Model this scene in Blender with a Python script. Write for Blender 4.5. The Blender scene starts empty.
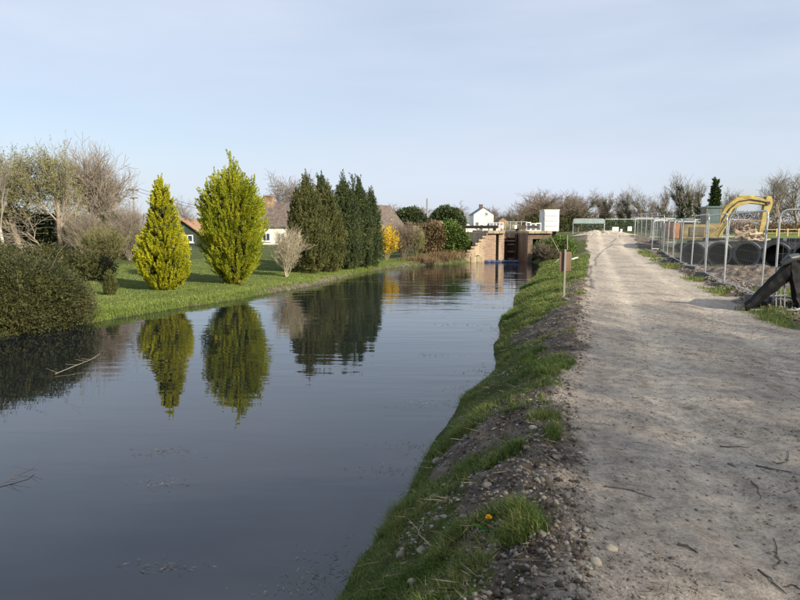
import bpy, bmesh, math, random
import numpy as np
from mathutils import Vector, Matrix

# ------------------------------------------------------------------ camera, sky, sun, exposure
S = bpy.context.scene
COL = S.collection
PITCH = math.atan(73 / 600.0)
cd = bpy.data.cameras.new('camera'); cam = bpy.data.objects.new('camera', cd); COL.objects.link(cam)
cd.sensor_width = 36; cd.lens = 27.0; cd.clip_start = 0.05; cd.clip_end = 6000
cam.location = (0, 0, 1.6); cam.rotation_euler = (math.pi / 2 - PITCH, 0, 0)
S.camera = cam

SUN_EL = math.radians(27); SX, SY = 0.74, -0.67
wd = bpy.data.worlds.new('World'); S.world = wd; wd.use_nodes = True
nt = wd.node_tree; N = nt.nodes; LK = nt.links
N.clear()
wo = N.new('ShaderNodeOutputWorld'); bg = N.new('ShaderNodeBackground')
sky = N.new('ShaderNodeTexSky'); sky.sky_type = 'NISHITA'; sky.sun_disc = False
sky.sun_elevation = SUN_EL; sky.sun_rotation = math.atan2(SX, SY)
sky.altitude = 50; sky.air_density = 1.0; sky.dust_density = 1.6; sky.ozone_density = 1.4
tc = N.new('ShaderNodeTexCoord'); mp = N.new('ShaderNodeMapping')
mp.inputs['Scale'].default_value = (0.9, 2.6, 7.0); mp.inputs['Rotation'].default_value = (0, math.radians(6), math.radians(25))
nz = N.new('ShaderNodeTexNoise'); nz.inputs['Scale'].default_value = 1.1; nz.inputs['Detail'].default_value = 5; nz.inputs['Roughness'].default_value = 0.52
cr = N.new('ShaderNodeValToRGB'); cr.color_ramp.elements[0].position = 0.34; cr.color_ramp.elements[1].position = 0.72
cr.color_ramp.elements[0].color = (0.50, 0.50, 0.50, 1); cr.color_ramp.elements[1].color = (0.92, 0.92, 0.92, 1)
mx = N.new('ShaderNodeMixRGB'); mx.inputs['Color2'].default_value = (4.75, 5.25, 6.2, 1)
LK.new(tc.outputs['Generated'], mp.inputs['Vector']); LK.new(mp.outputs['Vector'], nz.inputs['Vector'])
LK.new(nz.outputs['Fac'], cr.inputs['Fac']); LK.new(cr.outputs['Color'], mx.inputs['Fac'])
LK.new(sky.outputs['Color'], mx.inputs['Color1']); LK.new(mx.outputs['Color'], bg.inputs['Color'])
bg.inputs['Strength'].default_value = 0.094
LK.new(bg.outputs['Background'], wo.inputs['Surface'])

sl = bpy.data.lights.new('sun', 'SUN'); sl.energy = 4.7; sl.angle = math.radians(0.8); sl.color = (1.0, 0.90, 0.74)
so = bpy.data.objects.new('sun', sl); COL.objects.link(so)
sdir = Vector((SX * math.cos(SUN_EL), SY * math.cos(SUN_EL), math.sin(SUN_EL)))
so.rotation_euler = sdir.to_track_quat('Z', 'Y').to_euler(); so.location = (20, -20, 30)
S.view_settings.view_transform = 'Standard'; S.view_settings.look = 'None'
S.view_settings.exposure = 0.72; S.view_settings.gamma = 1.0

# ------------------------------------------------------------------ small helpers
CP, SP = math.cos(PITCH), math.sin(PITCH)
def X(px, Y, py=227):
    v = (300 - py) / 600.0
    return (px - 400) / 600.0 * Y / (CP + v * SP)
def Z(py, Y):
    v = (300 - py) / 600.0
    return 1.6 + Y * (-SP + v * CP) / (CP + v * SP)

def hsh(ix, iy, seed):
    h = (ix.astype(np.int64) * 374761393 + iy.astype(np.int64) * 668265263 + seed * 974634221) & 0xffffffff
    h = ((h ^ (h >> 13)) * 1274126177) & 0xffffffff
    h = ((h ^ (h >> 16)) * 2246822519) & 0xffffffff
    return ((h ^ (h >> 15)) & 0xffffff) / float(0xffffff)
def vnoise(x, y, seed=0):
    x = np.asarray(x, float); y = np.asarray(y, float)
    ix = np.floor(x); iy = np.floor(y); fx = x - ix; fy = y - iy
    fx = fx * fx * (3 - 2 * fx); fy = fy * fy * (3 - 2 * fy)
    a = hsh(ix, iy, seed); b = hsh(ix + 1, iy, seed); c = hsh(ix, iy + 1, seed); d = hsh(ix + 1, iy + 1, seed)
    return (a * (1 - fx) + b * fx) * (1 - fy) + (c * (1 - fx) + d * fx) * fy
def fbm(x, y, seed=0, octv=4, rough=0.5):
    s = 0; a = 1; t = 0
    for k in range(octv):
        s = s + a * vnoise(x * 2 ** k + 17.3 * k, y * 2 ** k - 9.1 * k, seed + k); t += a; a *= rough
    return s / t
def sstep(a, b, x):
    t = np.clip((np.asarray(x, float) - a) / (b - a), 0, 1)
    return t * t * (3 - 2 * t)

def mesh_np(name, V, polys):
    """polys: list of (m,k) int arrays"""
    me = bpy.data.meshes.new(name)
    V = np.asarray(V, np.float32); me.vertices.add(len(V)); me.vertices.foreach_set('co', V.ravel())
    loops = np.concatenate([p.ravel() for p in polys]).astype(np.int32)
    cnt = np.concatenate([np.full(len(p), p.shape[1], np.int32) for p in polys])
    st = np.concatenate([[0], np.cumsum(cnt)[:-1]]).astype(np.int32)
    me.loops.add(len(loops)); me.loops.foreach_set('vertex_index', loops)
    me.polygons.add(len(cnt)); me.polygons.foreach_set('loop_start', st); me.polygons.foreach_set('loop_total', cnt)
    me.update(calc_edges=True)
    return me
def link(name, me, m=None, parent=None, smooth=False):
    o = bpy.data.objects.new(name, me); COL.objects.link(o)
    if m is not None: me.materials.append(m)
    if parent is not None: o.parent = parent
    if parent is not None and name in ('inner_twigs', 'inner_leaves', 'stalks', 'stray_shoots', 'stems', 'leaves', 'ivy', 'buds'): o['kind'] = 'stuff'
    if smooth: me.polygons.foreach_set('use_smooth', np.ones(len(me.polygons), bool))
    return o
def tag(o, label=None, cat=None, group=None, kind=None):
    if label: o['label'] = label
    if cat: o['category'] = cat
    if group: o['group'] = group
    if kind: o['kind'] = kind
    return o
def thing(name, label, cat, loc=(0, 0, 0), rz=0.0, group=None):
    o = bpy.data.objects.new(name, None); COL.objects.link(o)
    o.location = loc; o.rotation_euler = (0, 0, rz); o.empty_display_size = 0.3
    return tag(o, label, cat, group)
def copy_tree(o, parent=None):
    c = o.copy(); COL.objects.link(c)
    if parent is not None: c.parent = parent
    for ch in list(o.children): copy_tree(ch, c)
    return c

class MB:
    """collects closed shapes; build() links them as one mesh object"""
    def __init__(s): s.v = []; s.f = []
    def add(s, vs, fs):
        n = len(s.v); s.v += [tuple(v) for v in vs]; s.f += [tuple(i + n for i in f) for f in fs]; return s
    def box(s, c, d, rz=0.0, R=None):
        M = R if R is not None else Matrix.Rotation(rz, 3, 'Z')
        vs = [Vector(c) + M @ Vector((d[0] / 2 * a, d[1] / 2 * b, d[2] / 2 * e)) for a in (-1, 1) for b in (-1, 1) for e in (-1, 1)]
        return s.add(vs, [(0, 1, 3, 2), (4, 6, 7, 5), (0, 4, 5, 1), (2, 3, 7, 6), (0, 2, 6, 4), (1, 5, 7, 3)])
    def tube(s, pts, r, n=8, cap=True):
        pts = [Vector(p) for p in pts]; rs = r if isinstance(r, (list, tuple)) else [r] * len(pts)
        vs = []; fs = []
        up = Vector((0.12, 0.07, 1)).normalized()
        for i, p in enumerate(pts):
            t = (pts[min(i + 1, len(pts) - 1)] - pts[max(i - 1, 0)]).normalized()
            a = t.cross(up)
            if a.length < 1e-3: a = t.cross(Vector((1, 0, 0)))
            a.normalize(); b = t.cross(a).normalized(); 
            for k in range(n):
                q = 2 * math.pi * k / n
                vs.append(p + (a * math.cos(q) + b * math.sin(q)) * rs[i])
        for i in range(len(pts) - 1):
            for k in range(n):
                k2 = (k + 1) % n
                fs.append((i * n + k, i * n + k2, (i + 1) * n + k2, (i + 1) * n + k))
        if cap:
            fs.append(tuple(range(n - 1, -1, -1))); fs.append(tuple(range((len(pts) - 1) * n, len(pts) * n)))
        return s.add(vs, fs)
    def prism(s, poly, y0, y1):
        """poly in (x,z), extruded along y"""
        n = len(poly)
        vs = [(x, y0, z) for x, z in poly] + [(x, y1, z) for x, z in poly]
        fs = [tuple(range(n)), tuple(range(2 * n - 1, n - 1, -1))]
        for i in range(n):
            j = (i + 1) % n
            fs.append((i, n + i, n + j, j))
        return s.add(vs, fs)
    def build(s, name, m, parent=None, bevel=0.0, smooth=False, seg=1):
        me = bpy.data.meshes.new(name); me.from_pydata(s.v, [], s.f); me.update()
        bm = bmesh.new(); bm.from_mesh(me)
        bmesh.ops.recalc_face_normals(bm, faces=bm.faces[:])
        if bevel > 0:
            es = [e for e in bm.edges if len(e.link_faces) == 2 and e.calc_face_angle(0) > 0.6]
            bmesh.ops.bevel(bm, geom=es, offset=bevel, segments=seg, profile=0.5, affect='EDGES', clamp_overlap=True)
        bm.to_mesh(me); bm.free()
        o = link(name, me, m, parent)
        if smooth:
            me.polygons.foreach_set('use_smooth', np.ones(len(me.polygons), bool))
            me.set_sharp_from_angle(angle=math.radians(40))
        return o

# ------------------------------------------------------------------ materials
def nmat(name, cols, scale=3.0, rough=0.8, bump=0.0, bscale=None, detail=6, metallic=0.0, island=0.0, transl=0.0, stretch=(1, 1, 1), spec=0.35, tcol=None):
    """noise ramp between 2-4 colours (object coordinates), optional per-island variation and leaf translucency"""
    m = bpy.data.materials.new(name); m.use_nodes = True; t = m.node_tree; n = t.nodes; l = t.links
    b = n['Principled BSDF']; out = n['Material Output']
    co = n.new('ShaderNodeTexCoord'); mp_ = n.new('ShaderNodeMapping'); mp_.inputs['Scale'].default_value = stretch
    l.new(co.outputs['Object'], mp_.inputs['Vector'])
    no = n.new('ShaderNodeTexNoise'); no.inputs['Scale'].default_value = scale; no.inputs['Detail'].default_value = detail; no.inputs['Roughness'].default_value = 0.6
    l.new(mp_.outputs['Vector'], no.inputs['Vector'])
    fac = no.outputs['Fac']
    if island > 0:
        g = n.new('ShaderNodeNewGeometry'); ma = n.new('ShaderNodeMath'); ma.operation = 'MULTIPLY_ADD'
        sb = n.new('ShaderNodeMath'); sb.operation = 'SUBTRACT'; sb.inputs[1].default_value = 0.5
        l.new(g.outputs['Random Per Island'], sb.inputs[0]); l.new(sb.outputs[0], ma.inputs[0]); ma.inputs[1].default_value = island
        l.new(fac, ma.inputs[2]); fac = ma.outputs[0]
    rp = n.new('ShaderNodeValToRGB'); e = rp.color_ramp.elements
    k = len(cols)
    while len(e) < k: e.new(0.5)
    for i, c in enumerate(cols):
        e[i].position = 0.28 + 0.44 * i / max(1, k - 1); e[i].color = (*c, 1)
    l.new(fac, rp.inputs['Fac']); l.new(rp.outputs['Color'], b.inputs['Base Color'])
    b.inputs['Roughness'].default_value = rough; b.inputs['Metallic'].default_value = metallic
    b.inputs['Specular IOR Level'].default_value = spec
    if bump > 0:
        bn = n.new('ShaderNodeTexNoise'); bn.inputs['Scale'].default_value = bscale or scale * 6; bn.inputs['Detail'].default_value = 4
        l.new(mp_.outputs['Vector'], bn.inputs['Vector'])
        bp = n.new('ShaderNodeBump'); bp.inputs['Strength'].default_value = 0.8; bp.inputs['Distance'].default_value = bump
        l.new(bn.outputs['Fac'], bp.inputs['Height']); l.new(bp.outputs['Normal'], b.inputs['Normal'])
    if transl > 0:
        tr = n.new('ShaderNodeBsdfTranslucent'); ms = n.new('ShaderNodeMixShader'); ms.inputs['Fac'].default_value = transl
        l.new(rp.outputs['Color'], tr.inputs['Color']); l.new(b.outputs['BSDF'], ms.inputs[1]); l.new(tr.outputs['BSDF'], ms.inputs[2])
        l.new(ms.outputs['Shader'], out.inputs['Surface'])
    return m

M = {}
M['bark'] = nmat('bark', [(.13, .10, .075), (.24, .19, .14), (.34, .28, .21)], 6, .9, .01, transl=0)
M['twig'] = nmat('twig', [(.13, .10, .075), (.20, .155, .115), (.27, .215, .16)], 2, .9, island=.4)
M['twig_grey'] = nmat('twig_grey', [(.14, .125, .105), (.21, .185, .155), (.28, .25, .21)], 2, .9, island=.4)
M['twig_olive'] = nmat('twig_olive', [(.16, .15, .07), (.25, .23, .10), (.33, .29, .15)], 2, .9, island=.4)
M['twig_pale'] = nmat('twig_pale', [(.30, .26, .18), (.42, .36, .26), (.50, .45, .34)], 2, .9, island=.4)
M['twig_tan'] = nmat('twig_tan', [(.20, .165, .125), (.29, .245, .19), (.37, .315, .25)], 2, .9, island=.4)
M['birch'] = nmat('birch', [(.25, .23, .2), (.55, .52, .46), (.65, .62, .56)], 5, .8, .004)
M['gold'] = nmat('gold_foliage', [(.16, .20, .010), (.34, .36, .012), (.50, .49, .02), (.60, .55, .03)], 1.6, .6, island=.55, transl=.22)
M['gold_green'] = nmat('gold_green_foliage', [(.10, .16, .012), (.24, .29, .014), (.40, .42, .02), (.52, .49, .03)], 1.3, .6, island=.55, transl=.22)
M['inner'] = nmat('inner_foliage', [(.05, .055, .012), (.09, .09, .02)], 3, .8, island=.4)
M['olive'] = nmat('olive_foliage', [(.040, .050, .015), (.088, .098, .028), (.155, .15, .046)], 1.4, .65, island=.5, transl=.15)
M['dkgreen'] = nmat('dark_foliage', [(.025, .042, .016), (.055, .080, .028), (.10, .125, .045)], 1.4, .65, island=.5, transl=.15)
M['bushdark'] = nmat('bush_foliage', [(.028, .036, .011), (.056, .064, .019), (.098, .090, .033)], 1.0, .6, island=.42, transl=.15)
M['ivy'] = nmat('ivy_foliage', [(.020, .040, .012), (.045, .075, .02), (.08, .12, .03)], 2, .5, island=.6, transl=.15)
M['hedge'] = nmat('hedge_foliage', [(.05, .09, .018), (.10, .16, .03), (.16, .22, .05)], 2, .6, island=.6, transl=.2)
M['budleaf'] = nmat('bud_foliage', [(.16, .19, .05), (.26, .29, .08), (.36, .38, .13)], 2, .6, island=.6, transl=.3)
M['willowbud'] = nmat('willow_bud', [(.11, .11, .04), (.19, .18, .07), (.27, .25, .11)], 2, .6, island=.6, transl=.25)
M['brownleaf'] = nmat('brown_foliage', [(.10, .065, .035), (.17, .11, .055), (.24, .17, .09)], 2, .8, island=.6, transl=.15)
M['yellow'] = nmat('yellow_blossom', [(.65, .42, .01), (.80, .55, .015)], 4, .6, island=.6, transl=.25)
M['grass'] = nmat('grass_blade', [(.055, .105, .017), (.115, .19, .032), (.20, .265, .055), (.32, .30, .11)], .9, .6, island=.55, transl=.3)
M['lawn'] = nmat('lawn_blade', [(.14, .20, .035), (.195, .265, .05), (.275, .32, .085)], .5, .6, island=.5, transl=.3)
M['straw'] = nmat('dead_stalk', [(.20, .15, .09), (.34, .27, .17), (.45, .38, .26)], 3, .85, island=.7)
M['reedscrap'] = nmat('reed_scrap', [(.10, .09, .06), (.20, .175, .12), (.3, .26, .18)], 3, .8, island=.7)
M['stone'] = nmat('stone', [(.13, .11, .09), (.22, .19, .155), (.40, .36, .30)], 9, .9, .004, 60, island=.5)
M['paleStone'] = nmat('pale_stone', [(.40, .34, .25), (.56, .49, .38)], 12, .85, .003, 60)
M['clod'] = nmat('clod', [(.06, .046, .036), (.14, .112, .09), (.29, .25, .21)], 5, .95, .006, 40, island=.7)
M['twigdark'] = nmat('dead_twig', [(.05, .038, .028), (.10, .078, .058), (.16, .13, .10)], 8, .9)
M['galv'] = nmat('galvanised_steel', [(.42, .44, .45), (.58, .60, .61)], 6, .42, metallic=.55)
M['wire'] = nmat('fence_wire', [(.16, .17, .175), (.25, .26, .265)], 6, .55)
M['plasticblk'] = nmat('black_plastic', [(.006, .006, .007), (.014, .014, .015)], 3, .55, .003, 14, spec=.16)
M['pipe'] = nmat('pipe_plastic', [(.006, .006, .007), (.011, .012, .013), (.035, .035, .034)], 2.5, .6, spec=.18)
M['yelpaint'] = nmat('yellow_paint', [(.14, .10, .04), (.38, .29, .08), (.47, .37, .12)], 2.2, .6, .003, detail=9)
M['steel'] = nmat('dark_steel', [(.03, .03, .03), (.09, .08, .07)], 4, .6, .004)
M['chrome'] = nmat('chrome', [(.55, .55, .55), (.7, .7, .7)], 4, .2, metallic=1)
M['dullyellow'] = nmat('dull_yellow_paint', [(.10, .085, .045), (.24, .19, .075), (.33, .26, .10)], 2.5, .65, .003, detail=9)
M['orange'] = nmat('rust_orange', [(.30, .12, .04), (.45, .2, .08)], 3, .7)
M['glass'] = nmat('window_glass', [(.03, .04, .045), (.05, .065, .07)], 1, .06, spec=.6)
M['cabglass'] = nmat('cab_glass', [(.07, .11, .11), (.14, .19, .185)], 1, .12, spec=.6)
M['wood'] = nmat('weathered_wood', [(.10, .065, .042), (.18, .12, .08), (.25, .18, .125)], 3, .85, .004, stretch=(1, 1, .2))
M['greywood'] = nmat('grey_wood', [(.2, .18, .155), (.32, .29, .25)], 4, .85, .004, stretch=(1, 1, .2))
M['logs'] = nmat('cut_timber', [(.09, .055, .035), (.22, .145, .09), (.44, .35, .24)], 2, .85, .01, island=.5)
M['darkgate'] = nmat('gate_timber', [(.02, .017, .014), (.065, .052, .042)], 3, .8, .01)
M['white'] = nmat('white_paint', [(.50, .48, .43), (.70, .69, .65), (.80, .79, .75), (.84, .83, .80)], 1.6, .7, detail=9, stretch=(1, 1, .35))
M['render'] = nmat('white_render', [(.68, .65, .56), (.80, .77, .67)], .8, .9)
M['greypanel'] = nmat('grey_panel', [(.34, .35, .36), (.45, .46, .47)], 1, .6)
M['tile'] = nmat('roof_tile', [(.07, .055, .046), (.12, .095, .08), (.19, .155, .13)], 3.5, .9, .05, 14)
M['tileorange'] = nmat('orange_roof_tile', [(.26, .15, .09), (.38, .24, .15)], 1.5, .85, .03, 8)
M['slate'] = nmat('slate', [(.13, .14, .16), (.2, .215, .24)], 1.5, .7, .02, 8)
M['dkpaint'] = nmat('dark_green_paint', [(.03, .045, .035), (.055, .075, .06)], 2, .6)
M['bluepaint'] = nmat('blue_grey_paint', [(.10, .13, .18), (.17, .21, .27)], 2, .6)
M['blue'] = nmat('blue_plastic', [(.03, .05, .11), (.06, .085, .16)], 2, .45)
M['teal'] = nmat('teal_netting', [(.13, .18, .18), (.22, .28, .275)], 3, .7)
M['coping'] = nmat('coping_stone', [(.10, .075, .05), (.25, .19, .12), (.38, .30, .19), (.48, .40, .27)], 1.3, .9, .012, detail=9, island=.2, stretch=(1.6, 1.6, .45))
M['petal'] = nmat('petal', [(.85, .50, .005), (.95, .62, .01)], 30, .6, transl=.2)
M['fleshleaf'] = nmat('dandelion_leaf', [(.05, .12, .02), (.09, .18, .03)], 10, .5, transl=.2)
M['concrete'] = nmat('fence_foot', [(.10, .10, .10), (.2, .19, .18)], 6, .9, .006)
M['fenceboard'] = nmat('yellow_board', [(.5, .38, .16), (.6, .47, .22)], 4, .8)
M['rubble'] = nmat('rubble', [(.22, .16, .12), (.4, .32, .25)], 5, .9, .01, island=.8)

def brick_mat(dark=1.0):
    m = bpy.data.materials.new('lock_brick'); m.use_nodes = True; t = m.node_tree; n = t.nodes; l = t.links; b = n['Principled BSDF']
    co = n.new('ShaderNodeTexCoord'); sx = n.new('ShaderNodeSeparateXYZ'); cx = n.new('ShaderNodeCombineXYZ'); ad = n.new('ShaderNodeMath')
    l.new(co.outputs['Object'], sx.inputs[0]); l.new(sx.outputs['X'], ad.inputs[0]); l.new(sx.outputs['Y'], ad.inputs[1])
    l.new(ad.outputs[0], cx.inputs['X']); l.new(sx.outputs['Z'], cx.inputs['Y'])
    br = n.new('ShaderNodeTexBrick'); br.inputs['Scale'].default_value = 1.0
    br.inputs['Brick Width'].default_value = .225; br.inputs['Row Height'].default_value = .075; br.inputs['Mortar Size'].default_value = .008
    br.inputs['Color1'].default_value = (.24 * dark, .125 * dark, .075 * dark, 1); br.inputs['Color2'].default_value = (.40 * dark, .26 * dark, .165 * dark, 1); br.inputs['Mortar'].default_value = (.4 * dark, .36 * dark, .3 * dark, 1)
    l.new(cx.outputs[0], br.inputs['Vector'])
    no = n.new('ShaderNodeTexNoise'); no.inputs['Scale'].default_value = 1.1; no.inputs['Detail'].default_value = 5
    mpn = n.new('ShaderNodeMapping'); mpn.inputs['Scale'].default_value = (1.6, 1.6, .35); l.new(co.outputs['Object'], mpn.inputs[0]); l.new(mpn.outputs[0], no.inputs['Vector'])
    rp = n.new('ShaderNodeValToRGB'); rp.color_ramp.elements[0].position = .43; rp.color_ramp.elements[1].position = .62
    l.new(no.outputs['Fac'], rp.inputs['Fac'])
    mi = n.new('ShaderNodeMixRGB'); mi.inputs['Color2'].default_value = (.50, .40, .27, 1) if dark > .9 else (.10, .075, .055, 1)
    l.new(rp.outputs['Color'], mi.inputs['Fac']); l.new(br.outputs['Color'], mi.inputs['Color1']); l.new(mi.outputs['Color'], b.inputs['Base Color'])
    b.inputs['Roughness'].default_value = .9
    return m
M['brick'] = brick_mat(); M['brickdark'] = brick_mat(.55)

def ground_mat():
    m = bpy.data.materials.new('ground_mix'); m.use_nodes = True; t = m.node_tree; n = t.nodes; l = t.links; b = n['Principled BSDF']
    co = n.new('ShaderNodeTexCoord')
    def noise(sc, det=6, ro=.6, st=None):
        q = n.new('ShaderNodeTexNoise'); q.inputs['Scale'].default_value = sc; q.inputs['Detail'].default_value = det; q.inputs['Roughness'].default_value = ro
        if st:
            w = n.new('ShaderNodeMapping'); w.inputs['Scale'].default_value = st; w.inputs['Rotation'].default_value = (0, 0, math.radians(17)); l.new(co.outputs['Object'], w.inputs[0]); l.new(w.outputs[0], q.inputs['Vector'])
        else: l.new(co.outputs['Object'], q.inputs['Vector'])
        return q.outputs['Fac']
    def ramp(f, stops):
        r = n.new('ShaderNodeValToRGB'); e = r.color_ramp.elements
        while len(e) < len(stops): e.new(.5)
        for i, (p, c) in enumerate(stops): e[i].position = p; e[i].color = (*c, 1)
        l.new(f, r.inputs['Fac']); return r.outputs['Color']
    def mix(f, a, c, mode='MIX'):
        q = n.new('ShaderNodeMixRGB'); q.blend_type = mode
        for s_, v in (('Fac', f), ('Color1', a), ('Color2', c)):
            if isinstance(v, (int, float)): q.inputs[s_].default_value = v
            elif isinstance(v, tuple): q.inputs[s_].default_value = (*v, 1)
            else: l.new(v, q.inputs[s_])
        return q.outputs['Color']
    def attr(a):
        q = n.new('ShaderNodeAttribute'); q.attribute_name = a; return q.outputs['Fac']
    # path: compacted stony dirt
    pa = ramp(noise(.55, 8, .62), [(.28, (.40, .36, .305)), (.47, (.475, .42, .35)), (.66, (.55, .49, .405))])
    pb = ramp(noise(9, 8, .72), [(.34, (.45, .42, .40)), (.52, (1, 1, 1)), (.68, (1.3, 1.28, 1.25))])
    pc = mix(.75, pa, pb, 'MULTIPLY')
    pc = mix(.8, pc, ramp(noise(46, 6, .8), [(.34, (.56, .54, .52)), (.5, (1, 1, 1)), (.66, (1.32, 1.3, 1.28))]), 'MULTIPLY')
    streak = ramp(noise(1.5, 7, .68, (2.6, .5, 1)), [(.36, (.52, .50, .49)), (.50, (1, 1, 1))])
    pc = mix(.55, pc, streak, 'MULTIPLY')
    pc = mix(ramp(attr('w_track'), [(0, (0, 0, 0)), (1, (1, 1, 1))]), mix(1.0, pc, (.86, .85, .84), 'MULTIPLY'), mix(1.0, pc, (1.12, 1.11, 1.09), 'MULTIPLY'))
    vo = n.new('ShaderNodeTexVoronoi'); vo.inputs['Scale'].default_value = 55; l.new(co.outputs['Object'], vo.inputs['Vector'])
    peb = ramp(vo.outputs['Distance'], [(.10, (1, 1, 1)), (.2, (0, 0, 0))])
    vsel = ramp(vo.outputs['Color'], [(.62, (0, 0, 0)), (.66, (1, 1, 1))])
    pm = mix(1.0, peb, vsel, 'MULTIPLY')
    pebc = mix(vo.outputs['Color'], (.24, .21, .18), (.56, .52, .46))
    pc = mix(pm, pc, pebc)
    # soil
    sa = ramp(noise(5, 8, .7), [(.33, (.055, .042, .033)), (.5, (.13, .104, .083)), (.68, (.29, .245, .20))])
    sa = mix(mix(1.0, pm, (.8, .8, .8), 'MULTIPLY'), sa, pebc)
    # grass below blades
    ga = ramp(noise(3.2, 7, .65), [(.32, (.038, .045, .014)), (.5, (.065, .085, .020)), (.68, (.11, .12, .04))])
    lw = ramp(noise(.45, 9, .68), [(.32, (.15, .215, .04)), (.5, (.205, .275, .055)), (.66, (.28, .325, .09))])
    lw = mix(.5, lw, ramp(noise(14, 6, .7), [(.35, (.55, .6, .45)), (.62, (1.25, 1.2, 1.2))]), 'MULTIPLY')
    fa = ramp(noise(.08, 8, .65), [(.35, (.12, .15, .035)), (.5, (.14, .19, .04)), (.65, (.20, .21, .07))])
    jit = noise(7, 5, .7)
    def soft(a):
        q = n.new('ShaderNodeMath'); q.operation = 'MULTIPLY_ADD'; q.inputs[1].default_value = .7; q.inputs[2].default_value = -.35
        l.new(jit, q.inputs[0]); r = n.new('ShaderNodeMath'); r.operation = 'ADD'; l.new(a, r.inputs[0]); l.new(q.outputs[0], r.inputs[1])
        return ramp(r.outputs[0], [(.35, (0, 0, 0)), (.65, (1, 1, 1))])
    c = fa
    c = mix(soft(attr('w_lawn')), c, lw)
    c = mix(soft(attr('w_grass')), c, ga)
    c = mix(soft(attr('w_soil')), c, sa)
    c = mix(soft(attr('w_path')), c, pc)
    wet = attr('w_wet'); c = mix(wet, c, (.035, .03, .022))
    l.new(c, b.inputs['Base Color'])
    b.inputs['Roughness'].default_value = .92; b.inputs['Specular IOR Level'].default_value = .2
    b1 = noise(38, 6, .75); b2 = noise(6, 6, .7)
    ad = n.new('ShaderNodeMath'); ad.operation = 'MULTIPLY_ADD'; l.new(b2, ad.inputs[0]); ad.inputs[1].default_value = 2.5; l.new(b1, ad.inputs[2])
    ad2 = n.new('ShaderNodeMath'); ad2.operation = 'MULTIPLY_ADD'; l.new(pm, ad2.inputs[0]); ad2.inputs[1].default_value = .5; l.new(ad.outputs[0], ad2.inputs[2])
    bp = n.new('ShaderNodeBump'); bp.inputs['Strength'].default_value = .9; bp.inputs['Distance'].default_value = .02
    l.new(ad2.outputs[0], bp.inputs['Height']); l.new(bp.outputs['Normal'], b.inputs['Normal'])
    return m
M['ground'] = ground_mat()

def water_mat():
    m = bpy.data.materials.new('water'); m.use_nodes = True; t = m.node_tree; n = t.nodes; l = t.links; b = n['Principled BSDF']
    b.inputs['Base Color'].default_value = (.007, .010, .014, 1); b.inputs['Roughness'].default_value = .015; b.inputs['IOR'].default_value = 1.74
    b.inputs['Specular IOR Level'].default_value = .5
    co = n.new('ShaderNodeTexCoord')
    def noise(sc, st, det, rz=0.0):
        w = n.new('ShaderNodeMapping'); w.inputs['Scale'].default_value = st; w.inputs['Rotation'].default_value = (0, 0, rz); l.new(co.outputs['Object'], w.inputs[0])
        q = n.new('ShaderNodeTexNoise'); q.inputs['Scale'].default_value = sc; q.inputs['Detail'].default_value = det; l.new(w.outputs[0], q.inputs['Vector']); return q.outputs['Fac']
    a = noise(1.0, (.5, 2.4, 1), 2, .12); c = noise(3.2, (.45, 1.5, 1), 2, -.1); pm = noise(.16, (.5, 1.2, 1), 2)
    sx = n.new('ShaderNodeSeparateXYZ'); l.new(co.outputs['Object'], sx.inputs[0])
    mr = n.new('ShaderNodeMapRange'); mr.inputs['From Min'].default_value = 8; mr.inputs['From Max'].default_value = 32; mr.inputs['To Min'].default_value = .30; mr.inputs['To Max'].default_value = 1.5
    l.new(sx.outputs['Y'], mr.inputs['Value'])
    pr = n.new('ShaderNodeMapRange'); pr.inputs['From Min'].default_value = .4; pr.inputs['From Max'].default_value = .6; pr.inputs['To Min'].default_value = .45; pr.inputs['To Max'].default_value = 1.2
    l.new(pm, pr.inputs['Value'])
    k = n.new('ShaderNodeMath'); k.operation = 'MULTIPLY'; l.new(mr.outputs[0], k.inputs[0]); l.new(pr.outputs[0], k.inputs[1])
    s = n.new('ShaderNodeMath'); s.operation = 'MULTIPLY_ADD'; l.new(c, s.inputs[0]); s.inputs[1].default_value = .30; l.new(a, s.inputs[2])
    h = n.new('ShaderNodeMath'); h.operation = 'MULTIPLY'; l.new(s.outputs[0], h.inputs[0]); l.new(k.outputs[0], h.inputs[1])
    bp = n.new('ShaderNodeBump'); bp.inputs['Strength'].default_value = 1; bp.inputs['Distance'].default_value = .016
    l.new(h.outputs[0], bp.inputs['Height']); l.new(bp.outputs['Normal'], b.inputs['Normal'])
    return m
M['water'] = water_mat()

# ------------------------------------------------------------------ terrain
WZ = -0.70
RT = np.array([(-60, -14), (-30, -8), (-8, -3.2), (0, -1.25), (2.2, -.62), (3.59, -.40), (3.95, -.33), (4.58, -.07), (5.09, .05), (6.0, .30), (7.25, .69), (8.31, 1.0), (9.51, 1.54), (10.92, 1.74), (12.45, 2.02), (14.46, 2.41), (17.67, 3.39), (20.31, 3.95), (26.14, 5.77), (33.88, 8.0), (37, 8.45), (40, 8.7), (60, 8.8), (70, 8.8)])
LT = np.array([(-60, -27), (-30, -19), (0, -12.2), (8, -9.6), (12.81, -8.2), (14.46, -7.32), (15.28, -6.95), (17.01, -6.29), (18.15, -5.6), (19.17, -5.05), (20.94, -4.45), (23.87, -3.2), (27, -2.6), (30.16, -1.95), (33.88, -.4), (35.63, .9), (37.5, 2.6), (39.0, 3.7), (40, 6.8), (60, 6.9), (70, 6.9)])
PLT = np.array([(-60, -17.5), (0, .05), (2.43, .77), (3.37, 1.0), (4.38, 1.24), (5.97, 1.66), (6.76, 2.05), (8.28, 2.62), (10.63, 3.25), (14.13, 4.43), (22.46, 7.05), (34.6, 10.94), (45, 14.0), (60, 19.0), (90, 30), (200, 66)])
def XR(y): return np.interp(y, RT[:, 0], RT[:, 1])
def XL(y): return np.interp(y, LT[:, 0], LT[:, 1])
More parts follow.
